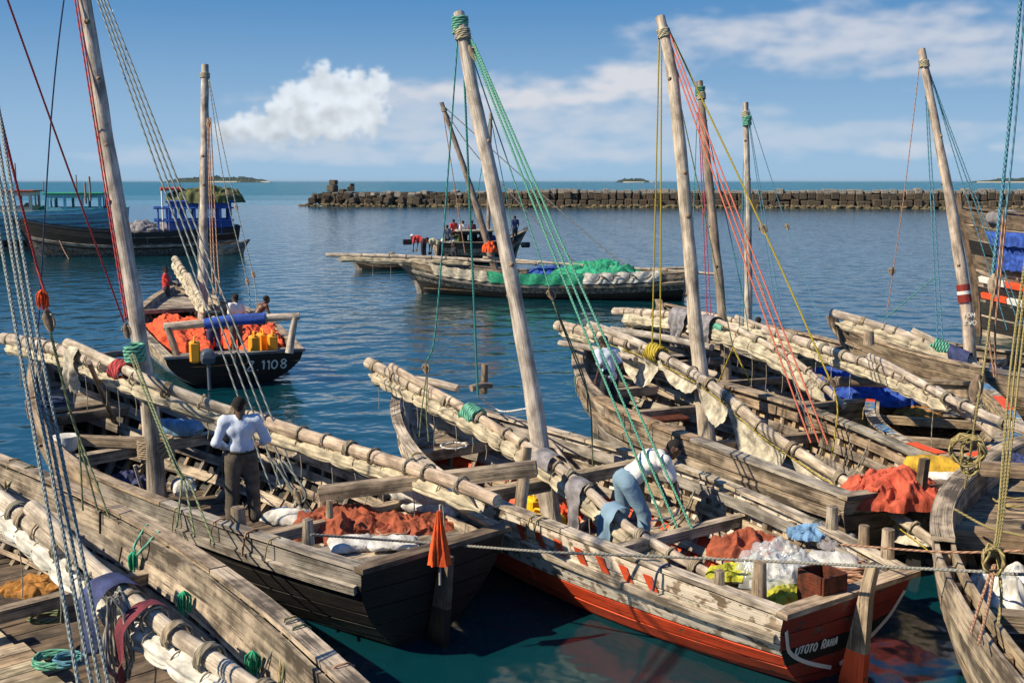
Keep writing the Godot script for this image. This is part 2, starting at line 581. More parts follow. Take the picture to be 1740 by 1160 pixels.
func ring(parent: Node, at: Vector3, axis: Vector3, r: float, tr: float, turns: int, mat: String, col: Color, called := "lashing") -> void:
	var mb := MB.new()
	var s := axis.cross(UPV)
	if s.length() < 0.1: s = axis.cross(Vector3.RIGHT)
	s = s.normalized()
	var u := axis.cross(s).normalized()
	var p := PackedVector3Array()
	var k := 12 * turns
	for i in k + 1:
		var a := TAU * i / 12.0
		p.append(at + axis * (float(i) / k - 0.5) * tr * 2.0 * turns * 0.9 + (s * cos(a) + u * sin(a)) * (r + tr * 0.6 + 0.25 * tr * sin(i * 1.7)))
	tube(mb, p, tr, 5, col, 8.0)
	part(called, mb, mat, parent)

# a yard of lashed poles with its furled sail, gaskets and hanging ends
func yard(b: Boat, pts: Array, r0: float, r1: float, o := {}) -> Node3D:
	var lp := loc(b, pts)
	var p := smooth_path(lp, 0.14)
	var n := p.size()
	var yd := part("yard", MB.new(), "spar", b.root)
	var poles: Array = o.get("poles", [[0.0, 0.56, 0.0], [0.42, 1.0, 1.0]])
	var cnt := 0
	for q in poles:
		var i0 := int(q[0] * (n - 1)); var i1 := mini(n - 1, int(q[1] * (n - 1)))
		var pp := PackedVector3Array()
		for i in range(i0, i1 + 1):
			pp.append(p[i] + Vector3(0, (r0 * 1.35 if q[2] > 0.5 else 0.0) * clampf(1.0 - float(i - i0) / (0.3 * n), 0.0, 1.0), 0))
		if pp.size() < 3: continue
		var mb := MB.new()
		var ra: float = lerpf(r0, r1, q[0]) * (0.72 if q[2] > 0.5 else 1.0); var rb2: float = lerpf(r0, r1, q[1]) * (0.85 if q[1] < 0.9 else 0.75)
		tube(mb, pp, lumpy(pp, ra, rb2, 0.07, cnt * 7 + 3), 12, tone(Color(1.05, 1, 0.95), 0.1), 0.25)
		part("pole", mb, o.get("mat", "spar"), yd)
		cnt += 1
	# lashings
	var k := int(n * 0.14 / o.get("gap", 0.62))
	for i in range(1, k):
		var j := int(float(i) / k * (n - 1) + rng.randf_range(-1.5, 1.5))
		j = clampi(j, 1, n - 2)
		var ax := (p[j + 1] - p[j - 1]).normalized()
		var dbl: bool = rng.randf() < 0.3
		ring(yd, p[j], ax, lerpf(r0, r1, float(j) / n) * 1.05, 0.011, 2 if not dbl else 5, "rope_pale", tone(Color(0.42, 0.36, 0.26), 0.3))
	if o.has("sail"):
		furl(b, p, o)
	return yd

func furl(b: Boat, p: PackedVector3Array, o: Dictionary) -> void:
	var n := p.size()
	var s: Dictionary = o.sail
	var i0 := int(s.a * (n - 1)); var i1 := int(s.b * (n - 1))
	var path := PackedVector3Array()
	var cv := smooth_path([p[i0], p[(i0 + i1) / 2], p[i1]], 0.05) if false else PackedVector3Array()
	var steps := int(0.14 * (i1 - i0) / 0.05)
	for i in steps + 1:
		var f := lerpf(float(i0), float(i1), float(i) / steps)
		var k := int(f); var fr := f - k
		var q := p[k].lerp(p[mini(k + 1, n - 1)], fr)
		path.append(q + Vector3(0, -s.drop, 0) + Vector3(s.get("side", -0.05), 0, 0))
	var sd: float = float(rng.randi() % 500)
	fn.fractal_octaves = 3
	fn.frequency = 1.0
	fn.seed = 11
	var pin: float = s.get("pinch", 0.6)
	var r0: float = s.r * 0.84
	var rad := func(i: int, a: float) -> float:
		var x := i * 0.05
		var ph: float = fposmod(x + 0.1 * sin(x * 2.3 + sd), pin) / pin
		var gather := 0.56 + 0.44 * pow(sin(PI * ph), 0.45)
		var belly := 1.0 + 0.55 * maxf(0.0, -sin(a)) * (0.6 + 0.4 * sin(x * 1.3 + sd))
		var fold := 0.2 * fn.get_noise_3d(x * 0.9 + sd, cos(a) * 1.1, sin(a) * 1.1) + 0.07 * sin(a * 6.0 + 1.4 * sin(x * 1.3 + sd)) + 0.055 * sin(a * 11.0 + 2.2 * sin(x * 0.9)) + 0.035 * fn.get_noise_3d(x * 5.0, cos(a) * 5.0, sin(a) * 5.0)
		var ends := clampf(minf(i, steps - i) / 6.0, 0.25, 1.0)
		return r0 * gather * belly * (1.0 + fold) * ends
	var mb := MB.new()
	tube(mb, path, rad, 44, tone(s.get("col", Color(0.95, 0.92, 0.84)), 0.05, 0.02), 0.5)
	var sail := part("sail", mb, s.get("mat", "canvas"), b.root)
	# gaskets round the bundle and loose reef ends
	var x := pin
	while x < (steps - 2) * 0.05:
		var j := int(x / 0.05)
		var ax := (path[mini(j + 1, steps)] - path[j - 1]).normalized()
		ring(sail, path[j] + Vector3(0, s.drop * 0.3, 0), ax, r0 * 0.78, 0.008, 1, "rope_pale", Color(0.35, 0.3, 0.22), "gasket")
		if rng.randf() < 0.75:
			var q0: Vector3 = path[j] + Vector3(rng.randf_range(-0.05, 0.05), -r0 * 0.9, 0)
			var ln := rng.randf_range(0.2, 0.75)
			var mb2 := MB.new()
			tube(mb2, smooth_path([q0, q0 + Vector3(0.01, -ln * 0.5, 0.015), q0 + Vector3(0.0, -ln, 0)], 0.15), 0.008, 4, Color(0.5, 0.45, 0.36), 8.0)
			part("reef_end", mb2, "rope_pale", sail)
		x += pin

func rope(b: Boat, pts: Array, r: float, mat: String, sag := 0.0, called := "rope", strands := false) -> void:
	var lp := loc(b, pts) if b != null else pts
	var q := []
	if pts.size() == 2 and sag != 0.0:
		q = [lp[0], lp[0].lerp(lp[1], 0.5) + Vector3(0, -sag, 0), lp[1]]
	else:
		q = lp
	var mb := MB.new()
	rope_mesh(mb, q, r, strands)
	part(called, mb, mat, b.root)

func rope_mesh(mb: MB, q: Array, r: float, strands := false) -> void:
	if strands:
		var p := smooth_path(q, r * 1.25)
		var fr := frames(p)
		for s in 3:
			var pp := PackedVector3Array()
			for i in p.size():
				var a := TAU * (s / 3.0 + i * 1.25 / 8.5)
				pp.append(p[i] + (fr[i][0] * cos(a) + fr[i][1] * sin(a)) * r * 0.4)
			tube(mb, pp, r * 0.66, 6, tone(Color(1, 1, 1), 0.06), 20.0)
	else:
		tube(mb, smooth_path(q, 0.5 if q.size() == 2 else 0.12), r, 6, Color(1, 1, 1), 0.1 / r)

func block(b: Boat, at: Vector3, axis: Vector3, size_ := 0.16, mat := "spar") -> void:
	var size := size_ * 0.72
	var p := b.inv * at
	var ax := (b.inv.basis * axis).normalized()
	var mb := MB.new()
	var pts := PackedVector3Array(); var rr := []
	for i in 9:
		var f := i / 8.0
		pts.append(p + ax * (f - 0.5) * size * 2.0)
		rr.append(size * 0.48 * (0.18 + 0.82 * pow(sin(PI * clampf(f, 0.02, 0.98)), 0.6)))
	tube(mb, pts, rr, 10, Color(0.75, 0.7, 0.62), 1.0)
	var o := part("pulley_block", mb, mat, b.root)
	ring(o, p, ax.cross(Vector3(0.3, 0.2, 0.9)).normalized(), size * 0.62, 0.014, 1, "rope_pale", Color(0.4, 0.35, 0.25), "strop")

# a coil or bunch of rope hanging in loops
func coil(parent: Node, at: Vector3, w: float, h: float, turns: int, r: float, mat: String, flat := false, called := "rope_coil") -> MeshInstance3D:
	var mb := MB.new()
	var p := []
	for i in turns * 10:
		var a := TAU * i / 10.0
		var k := 1.0 - 0.25 * fmod(i * 0.37, 1.0)
		if flat:
			p.append(at + Vector3(cos(a) * w * k, 0.02 + r * 2.0 * (i / 10) * 0.5 + rng.randf_range(0, r), sin(a) * h * k))
		else:
			p.append(at + Vector3(cos(a) * w * k, -h + sin(a) * h * k, rng.randf_range(-0.06, 0.06) + 0.02 * (i / 10)))
	var sp := smooth_path(p, 0.06)
	tube(mb, sp, r, 5, Color(1, 1, 1), 0.1 / r)
	return part(called, mb, mat, parent)

# ---------------------------------------------------------------- soft goods
func heap_mesh(rx: float, rz: float, h: float, seed_: int, fold := 0.12, n := 40, sharp := 0.42) -> MB:
	var mb := MB.new()
	fn.seed = seed_; fn.fractal_octaves = 2; fn.frequency = 1.0
	fold = minf(fold, minf(h * 0.32, minf(rx, rz) * 0.3))
	for i in n + 1:
		for k in n + 1:
			var u := 2.0 * i / n - 1.0; var w := 2.0 * k / n - 1.0
			var x := u * sqrt(1.0 - w * w * 0.5); var z := w * sqrt(1.0 - u * u * 0.5)
			var rr := minf(1.0, sqrt(x * x + z * z))
			var edge := 1.0 + 0.2 * fn.get_noise_2d(x * 2.0 + 7, z * 2.0)
			var y := pow(maxf(0.0, 1.0 - rr * rr), sharp) * (0.85 + 0.38 * fn.get_noise_2d(x * 1.4, z * 1.4)) * h
			var wx := x * rx + 0.12 * fn.get_noise_2d(z * rz * 2.0, 3.0); var wz := z * rz + 0.12 * fn.get_noise_2d(x * rx * 2.0, 9.0)
			var crease := 0.0
			var amp := 1.0; var fq := 1.5
			for oc in 3:
				var ca := cos(oc * 1.3 + seed_); var sa := sin(oc * 1.3 + seed_)
				var px := wx * ca - wz * sa; var pz := wx * sa + wz * ca
				crease += amp * (0.42 - absf(fn.get_noise_2d(px * fq * 1.9 + oc * 17, pz * fq * 0.75)) * 1.9)
				amp *= 0.55; fq *= 2.1
			y += fold * 0.6 * crease * (1.0 - pow(rr, 8.0))
			mb.vert(Vector3(x * rx * edge, maxf(0.0, y), z * rz * edge), UPV, Vector2(u * rx, w * rz), Color(1, 1, 1))
	finish_grid(mb, 0, n + 1, n + 1, UPV)
	return mb

func pillow_mesh(l: float, w: float, h: float, seed_: int) -> MB:
	# a filled sack: pinched corners, sagging sides, creases
	var mb := MB.new()
	fn.seed = seed_; fn.fractal_octaves = 3; fn.frequency = 1.0
	var rows := 20; var sides := 22
	for i in rows + 1:
		var u := 2.0 * i / rows - 1.0
		for k in sides + 1:
			var a := TAU * k / sides
			var ca := cos(a); var sa := sin(a)
			var prof := pow(maxf(0.0, 1.0 - pow(absf(u), 4.0)), 0.4)
			var x := signf(ca) * pow(absf(ca), 0.7) * w * 0.5 * (0.86 + 0.14 * prof)
			var y := signf(sa) * pow(absf(sa), 0.85) * h * 0.5 * prof
			var nz := 0.025 * fn.get_noise_3d(u * l * 3.0, ca * 2.0, sa * 2.0 + seed_)
			mb.vert(Vector3(x, maxf(y, -h * 0.36) + h * 0.36 + nz, u * l * 0.5) + Vector3(nz, 0, 0), Vector3(ca, sa, 0), Vector2(u * l * 0.5, k * w / sides), Color(1, 1, 1))
	for i in rows:
		for k in sides:
			var q := i * (sides + 1) + k
			mb.quad(q, q + 1, q + sides + 2, q + sides + 1)
	renormal(mb, 0, rows + 1, sides)
	return mb

# cloth hung over a spar running along dir at point at
func drape_mesh(dir: Vector3, wd: float, r: float, l1: float, l2: float, seed_: int, n := 22, m := 30, wild := 1.0) -> MB:
	var mb := MB.new()
	fn.seed = seed_; fn.fractal_octaves = 3; fn.frequency = 1.0
	var side := dir.cross(UPV).normalized()
	for i in m + 1:
		for k in n + 1:
			var s := (float(k) / n - 0.5) * wd
			var q := lerpf(-l1, l2, float(i) / m)
			var half := r * PI * 0.5
			var p := Vector3.ZERO
			var hang := maxf(0.0, absf(q) - half)
			if absf(q) <= half:
				p = side * sin(q / r) * r + UPV * cos(q / r) * r
			else:
				p = side * signf(q) * r + UPV * -hang
			var fd := minf(1.0, hang * 2.5)
			p += side * (0.07 * sin(s * 22.0 + seed_ + 2.0 * sin(hang * 3.0)) + 0.09 * fn.get_noise_2d(s * 5.0, q * 2.0)) * fd * signf(q + 0.0001) * wild
			p += dir * (s * (1.0 - 0.22 * fd) + 0.05 * fn.get_noise_2d(q * 3.0, s * 2.0 + 9.0))
			p.y -= 0.12 * absf(fn.get_noise_2d(s * 4.0 + 20.0, seed_)) * fd * wild
			mb.vert(p, side, Vector2(s, q), Color(1, 1, 1))
	finish_grid(mb, 0, m + 1, n + 1, UPV + side * 0.1)
	return mb

# a canvas bag of sail hanging below a spar between two points (hung = depth at the middle)
func swag_mesh(a: Vector3, b2: Vector3, hung: float, seed_: int, out := 0.25) -> MB:
	var mb := MB.new()
	fn.seed = seed_; fn.fractal_octaves = 3; fn.frequency = 1.0
	var d := (b2 - a); var side := d.cross(UPV).normalized()
	var n := 36; var m := 18
	for i in n + 1:
		var s := float(i) / n
		var dep := hung * pow(sin(PI * clampf(s, 0.0, 1.0)), 0.75) + 0.05
		for k in m + 1:
			var q := float(k) / m
			var ang := PI * q
			var bel := sin(ang)
			var p := a + d * s + Vector3(0, -dep * (q if q < 0.5 else q), 0)
			p += side * -out * bel * sin(PI * s)
			p += side * (0.05 * fn.get_noise_2d(s * 4.0, q * 2.0) + 0.014 * sin(s * 26.0 + q * 3.0 + seed_) * (1.0 - q)) + Vector3(0, 0.05 * fn.get_noise_2d(s * 5.0 + 30, q * 3.0), 0)
			mb.vert(p, -side, Vector2(s * d.length(), q * dep), Color(1, 1, 1))
	finish_grid(mb, 0, n + 1, m + 1, -side)
	return mb

func jerrycan(at: Vector3, yaw: float, label: String, mat := "can_yellow", k := 1.0) -> void:
	var t := thing("jerrycan", label, "jerrycan", at, yaw, "yellow and orange jerrycans")
	var mb := MB.new()
	bevel_box(mb, Vector3(0, 0.17 * k, 0), Vector3(0.17, 0.34, 0.27) * k, Color(1, 1, 1), 0.03 * k)
	part("body", mb, mat, t)
	var hb := MB.new()
	tube(hb, smooth_path([Vector3(0, 0.335, -0.09) * k, Vector3(0, 0.4, -0.07) * k, Vector3(0, 0.4, 0.04) * k, Vector3(0, 0.335, 0.07) * k], 0.03), 0.016 * k, 7, Color(1, 1, 1))
	part("handle", hb, mat, t)
	var cb := MB.new()
	tube(cb, PackedVector3Array([Vector3(0, 0.33, 0.105) * k, Vector3(0, 0.362, 0.105) * k]), 0.024 * k, 8, Color(0.8, 0.5, 0.3))
	part("cap", cb, mat, t)

# ---------------------------------------------------------------- people
func field(bones: Array, cell: float, k: float, col: Color, wob := 0.0, seed_ := 0) -> MB:
	var lo := Vector3(1e9, 1e9, 1e9); var hi := -lo
	for q in bones:
		var rm: float = maxf(q[2], q[3]) + k + cell * 2.0
		for e in 2:
			var p: Vector3 = q[e]
			lo = lo.min(p - Vector3.ONE * rm); hi = hi.max(p + Vector3.ONE * rm)
	var nx := int((hi.x - lo.x) / cell) + 2; var ny := int((hi.y - lo.y) / cell) + 2; var nz := int((hi.z - lo.z) / cell) + 2
	var g := PackedFloat32Array(); g.resize(nx * ny * nz); g.fill(9.0)
	fn.seed = seed_; fn.fractal_octaves = 2; fn.frequency = 1.0
	for q in bones:
		var a: Vector3 = q[0]; var b: Vector3 = q[1]; var ra: float = q[2]; var rb: float = q[3]
		var rm2: float = maxf(ra, rb) + k + cell * 2.0
		var l2 := a.min(b) - Vector3.ONE * rm2; var h2 := a.max(b) + Vector3.ONE * rm2
		var x0 := maxi(0, int((l2.x - lo.x) / cell)); var x1 := mini(nx - 1, int((h2.x - lo.x) / cell) + 1)
		var y0 := maxi(0, int((l2.y - lo.y) / cell)); var y1 := mini(ny - 1, int((h2.y - lo.y) / cell) + 1)
		var z0 := maxi(0, int((l2.z - lo.z) / cell)); var z1 := mini(nz - 1, int((h2.z - lo.z) / cell) + 1)
		var ab := b - a; var inv := 1.0 / maxf(ab.length_squared(), 1e-8)
		for y in range(y0, y1 + 1):
			for z in range(z0, z1 + 1):
				var row := (y * nz + z) * nx
				for x in range(x0, x1 + 1):
					var p := lo + Vector3(x, y, z) * cell
					var t := clampf((p - a).dot(ab) * inv, 0.0, 1.0)
					var d := p.distance_to(a + ab * t) - lerpf(ra, rb, t)
					var o := g[row + x]
					if o > 8.0:
						g[row + x] = d
					else:
						var h := clampf(0.5 + 0.5 * (o - d) / k, 0.0, 1.0)
						g[row + x] = lerpf(o, d, h) - k * h * (1.0 - h)
	var mb := MB.new()
	var id := {}
	var sx := [0, 1, 0, 1, 0, 1, 0, 1]; var sy := [0, 0, 1, 1, 0, 0, 1, 1]; var sz := [0, 0, 0, 0, 1, 1, 1, 1]
	var offs := []
	for q in 8: offs.append((sy[q] * nz + sz[q]) * nx + sx[q])
	var edges := [[0, 1], [2, 3], [4, 5], [6, 7], [0, 2], [1, 3], [4, 6], [5, 7], [0, 4], [1, 5], [2, 6], [3, 7]]
	for y in ny - 1:
		for z in nz - 1:
			for x in nx - 1:
				var i0 := (y * nz + z) * nx + x
				var g0 := g[i0]
				if g0 > cell * 3.0 or g0 < -cell * 3.0: continue
				var neg := 0
				for q in 8:
					if g[i0 + offs[q]] < 0.0: neg += 1
				if neg == 0 or neg == 8: continue
				var s := Vector3.ZERO; var c := 0
				for e in edges:
					var da := g[i0 + offs[e[0]]]; var db := g[i0 + offs[e[1]]]
					if (da < 0.0) != (db < 0.0):
						var f := da / (da - db)
						s += Vector3(lerpf(sx[e[0]], sx[e[1]], f), lerpf(sy[e[0]], sy[e[1]], f), lerpf(sz[e[0]], sz[e[1]], f)); c += 1
				var p := lo + (Vector3(x, y, z) + s / c) * cell
				var nn := Vector3(g[i0 + offs[1]] + g[i0 + offs[3]] + g[i0 + offs[5]] + g[i0 + offs[7]] - g[i0] - g[i0 + offs[2]] - g[i0 + offs[4]] - g[i0 + offs[6]], g[i0 + offs[2]] + g[i0 + offs[3]] + g[i0 + offs[6]] + g[i0 + offs[7]] - g[i0] - g[i0 + offs[1]] - g[i0 + offs[4]] - g[i0 + offs[5]], g[i0 + offs[4]] + g[i0 + offs[5]] + g[i0 + offs[6]] + g[i0 + offs[7]] - g[i0] - g[i0 + offs[1]] - g[i0 + offs[2]] - g[i0 + offs[3]]).normalized()
				if wob > 0.0:
					var w := fn.get_noise_3d(p.x * 7.0, p.y * 4.0, p.z * 7.0)
					p += nn * (w * wob + 0.4 * wob * fn.get_noise_3d(p.x * 22.0, p.y * 9.0 + p.x * 9.0, p.z * 22.0))
					nn = (nn + Vector3(fn.get_noise_3d(p.x * 7.0 + 9, p.y * 4.0, p.z * 7.0), w, fn.get_noise_3d(p.x * 7.0, p.y * 4.0, p.z * 7.0 + 9)) * wob * 14.0).normalized()
				id[i0] = mb.vert(p, nn, Vector2(p.x + p.z, p.y), col)
	for key in id:
		var i: int = key
		var x2 := i % nx; var z2 := (i / nx) % nz; var y2 := i / (nx * nz)
		var neg0 := g[i] < 0.0
		# edge along x from this corner is shared by the cells below and behind
		for ax in 3:
			var step: int = [1, nx * nz, nx][ax]
			if (g[i + step] < 0.0) == neg0: continue
			var u: int = [nx * nz, 1, 1][ax]; var w2: int = [nx, nx, nx * nz][ax]
			var c1 = id.get(i - u); var c2 = id.get(i - w2); var c3 = id.get(i - u - w2)
			if c1 != null and c2 != null and c3 != null:
				mb.quad(id[i], c1, c3, c2)
	return mb

var head0: MB
var hand0: MB

func make_body_bits() -> void:
	# head facing -z, chin at y = -0.11, crown at 0.12
	head0 = field([[Vector3(0, 0.03, 0.015), Vector3(0, 0.035, -0.01), 0.088, 0.08], [Vector3(0, 0.02, -0.03), Vector3(0, -0.075, -0.055), 0.062, 0.04], [Vector3(-0.03, -0.05, 0), Vector3(0.03, -0.05, 0), 0.045, 0.045],
		[Vector3(0, 0.005, -0.09), Vector3(0, -0.028, -0.112), 0.008, 0.014], [Vector3(-0.014, -0.032, -0.098), Vector3(0.014, -0.032, -0.098), 0.01, 0.01], [Vector3(-0.02, -0.06, -0.086), Vector3(0.02, -0.06, -0.086), 0.011, 0.011],
		[Vector3(-0.03, 0.022, -0.082), Vector3(0.03, 0.022, -0.082), 0.012, 0.012],
		[Vector3(-0.082, 0.0, 0.0), Vector3(-0.088, 0.025, 0.008), 0.012, 0.018], [Vector3(0.082, 0.0, 0.0), Vector3(0.088, 0.025, 0.008), 0.012, 0.018], [Vector3(0, -0.05, 0.02), Vector3(0, -0.16, 0.03), 0.055, 0.055]], 0.008, 0.014, Color(1, 1, 1))
	# right hand: wrist at origin, fingers towards -y, palm facing +x... thumb towards -z
	var hb := [[Vector3(0, 0, 0), Vector3(0, -0.04, 0), 0.024, 0.026], [Vector3(0, -0.03, -0.022), Vector3(0, -0.085, -0.028), 0.016, 0.015], [Vector3(0, -0.03, 0.0), Vector3(0, -0.09, 0.0), 0.017, 0.016], [Vector3(0, -0.03, 0.02), Vector3(0, -0.082, 0.026), 0.016, 0.014]]
	var fl := [[-0.03, 0.07], [-0.010, 0.078], [0.011, 0.072], [0.030, 0.056]]
	for q in fl:
		var a := Vector3(0, -0.088, q[0]); var b := a + Vector3(-0.012, -q[1] * 0.45, q[0] * 0.08); var c := b + Vector3(-0.02, -q[1] * 0.3, 0); var d := c + Vector3(-0.018, -q[1] * 0.16, 0)
		hb.append([a, b, 0.0095, 0.009]); hb.append([b, c, 0.009, 0.0085]); hb.append([c, d, 0.0085, 0.0075])
	hb.append([Vector3(0, -0.025, -0.025), Vector3(-0.012, -0.055, -0.052), 0.014, 0.0115]); hb.append([Vector3(-0.012, -0.055, -0.052), Vector3(-0.022, -0.09, -0.058), 0.0115, 0.009])
	hand0 = field(hb, 0.006, 0.007, Color(1, 1, 1))

# joints in the person's own frame (facing -z); o overrides joints and sets clothes
func person(label: String, at: Vector3, yaw: float, o: Dictionary) -> Node3D:
	var j := {"pelvis": Vector3(0, 0.93, 0), "chest": Vector3(0, 1.30, 0.0), "neck": Vector3(0, 1.47, 0.015), "head": Vector3(0, 1.60, -0.01), "sl": Vector3(-0.185, 1.41, 0.01), "sr": Vector3(0.185, 1.41, 0.01), "el": Vector3(-0.25, 1.13, 0.03), "er": Vector3(0.25, 1.13, 0.03), "wl": Vector3(-0.25, 0.89, -0.08), "wr": Vector3(0.25, 0.89, -0.08),
		"hl": Vector3(-0.095, 0.9, 0), "hr": Vector3(0.095, 0.9, 0), "kl": Vector3(-0.11, 0.49, -0.02), "kr": Vector3(0.11, 0.49, -0.02), "al": Vector3(-0.115, 0.08, 0.03), "ar": Vector3(0.115, 0.08, 0.03), "tl": Vector3(-0.13, 0.03, -0.13), "tr": Vector3(0.13, 0.03, -0.13)}
	if o.get("sit", false):
		for k in ["pelvis", "chest", "neck", "head", "sl", "sr", "el", "er", "wl", "wr", "hl", "hr"]: j[k] -= Vector3(0, 0.62, 0)
		for q in [["kl", "al", "tl", -1.0], ["kr", "ar", "tr", 1.0]]:
			j[q[0]] = Vector3(q[3] * 0.13, 0.5, -0.34); j[q[1]] = Vector3(q[3] * 0.12, 0.08, -0.3); j[q[2]] = Vector3(q[3] * 0.13, 0.03, -0.46)
	for k in o.get("j", {}):
		j[k] = o.j[k]
	var t := thing("person", label, "person", at, yaw, o.get("group", ""))
	t.scale = Vector3.ONE * o.get("scale", 1.0)
	var cell: float = o.get("cell", 0.022)
	var sk := Color(1, 1, 1)
	var arm := func(x: float) -> Array: return [[j.sl, j.el, 0.052 + x, 0.041 + x], [j.el, j.wl, 0.04 + x, 0.027 + x], [j.sr, j.er, 0.052 + x, 0.041 + x], [j.er, j.wr, 0.04 + x, 0.027 + x]]
	var leg := func(x: float) -> Array: return [[j.hl, j.kl, 0.085 + x, 0.056 + x], [j.kl, j.al, 0.055 + x, 0.036 + x], [j.hr, j.kr, 0.085 + x, 0.056 + x], [j.kr, j.ar, 0.055 + x, 0.036 + x]]
	var side: Vector3 = (j.sr - j.sl).normalized()
	var tor := func(x: float) -> Array: return [[j.pelvis - side * 0.055, j.pelvis + side * 0.055, 0.095 + x, 0.095 + x], [j.pelvis, j.chest, 0.105 + x, 0.12 + x], [j.chest - side * 0.07, j.chest + side * 0.07, 0.105 + x, 0.105 + x], [j.sl, j.sr, 0.058 + x, 0.058 + x], [j.chest, j.neck, 0.085 + x, 0.06 + x]]
	var body: Array = tor.call(0.0) + arm.call(0.0) + leg.call(0.0)
	body += [[j.al, j.tl, 0.036, 0.026], [j.ar, j.tr, 0.036, 0.026], [j.neck, j.head, 0.055, 0.05]]
	var mb := field(body, cell, 0.035, sk)
	var fwd: Vector3 = o.get("look", Vector3(0, 0, -1)).normalized()
	var upn: Vector3 = (j.head - j.neck).normalized()
	var rt := fwd.cross(upn).normalized()
	var hx := Transform3D(Basis(rt, rt.cross(fwd).normalized(), -fwd), j.head)
	mb.add(head0, hx)
	for s in [["wl", "el", -1.0], ["wr", "er", 1.0]]:
		var dn: Vector3 = (j[s[0]] - j[s[1]]).normalized()
		var fz: Vector3 = Vector3(0, 0, -1) - dn * dn.dot(Vector3(0, 0, -1))
		if fz.length() < 0.2: fz = UPV - dn * dn.dot(UPV)
		fz = fz.normalized()
		var bx: Vector3 = (-dn).cross(-fz).normalized()
		mb.add(hand0, Transform3D(Basis(bx * s[2], -dn, -fz), j[s[0]] + dn * 0.02))
	part("body", mb, o.get("skin", "skin"), t)
	var hr := field([[Vector3(0, 0.045, 0.022), Vector3(0, 0.05, -0.002), 0.09, 0.083], [Vector3(0, 0.0, 0.05), Vector3(0, -0.02, 0.05), 0.06, 0.05]], 0.012, 0.02, Color(1, 1, 1), 0.006, 5)
	var hm := MB.new(); hm.add(hr, hx)
	part("cap" if o.has("cap") else "hair", hm, o.get("cap", "hair"), t)
	if o.has("shirt"):
		var x: float = o.get("loose", 0.018)
		var sb: Array = tor.call(x)
		sb[4] = [j.chest, j.chest.lerp(j.neck, 0.75), 0.09 + x, 0.062 + x]
		if o.get("belt", false) or o.get("tuck", false):
			var up12: Vector3 = (j.chest - j.pelvis).normalized() * 0.13
			sb[0] = [j.pelvis - side * 0.06 + up12, j.pelvis + side * 0.06 + up12, 0.09 + x, 0.09 + x]
			sb[1] = [j.pelvis + up12, j.chest, 0.1 + x, 0.12 + x]
		var aa: Array = arm.call(x)
		var sl: float = o.get("sleeve", 1.0)
		if sl > 1.0:
			sb += aa
			sb[sb.size() - 3][1] = j.el.lerp(j.wl, sl - 1.0); sb[sb.size() - 1][1] = j.er.lerp(j.wr, sl - 1.0)
		elif sl > 0.0:
			sb.append([j.sl, j.sl.lerp(j.el, sl), 0.056 + x, 0.05 + x]); sb.append([j.sr, j.sr.lerp(j.er, sl), 0.056 + x, 0.05 + x])
		if o.get("tail", 0.0) > 0.0:
			var dnn: Vector3 = (j.pelvis - j.chest).normalized() * o.tail
			sb.append([j.pelvis - side * 0.07, j.pelvis - side * 0.075 + dnn, 0.1 + x, 0.1 + x]); sb.append([j.pelvis + side * 0.07, j.pelvis + side * 0.075 + dnn, 0.1 + x, 0.1 + x])
		part("shirt", field(sb, cell, 0.035, Color(1, 1, 1), 0.016, 21), o.shirt, t)
	if o.get("belt", false):
		var bm := MB.new()
		var bp := PackedVector3Array()
		for i in 25: bp.append(j.pelvis + Vector3(cos(TAU * i / 24.0) * 0.178, 0.075, sin(TAU * i / 24.0) * 0.13))
		tube(bm, bp, 0.017, 6, Color(1, 1, 1), 1.0, false)
		part("belt", bm, "hair", t)
	if o.has("trousers"):
		var x2: float = o.get("loose_leg", 0.02)
		var lg: Array = leg.call(x2)
		var ln: float = o.get("leg_len", 0.92)
		lg[1][1] = j.kl.lerp(j.al, ln); lg[3][1] = j.kr.lerp(j.ar, ln)
		lg[1][3] += 0.012; lg[3][3] += 0.012
		if o.get("shorts", false):
			lg = [[j.hl, j.hl.lerp(j.kl, 0.85), 0.1, 0.085], [j.hr, j.hr.lerp(j.kr, 0.85), 0.1, 0.085]]
		lg.append([j.pelvis - side * 0.055 + Vector3(0, 0.03, 0), j.pelvis + side * 0.055 + Vector3(0, 0.03, 0), 0.098 + x2, 0.098 + x2])
		part("trousers", field(lg, cell, 0.03, Color(1, 1, 1), 0.014, 33), o.trousers, t)
	return t

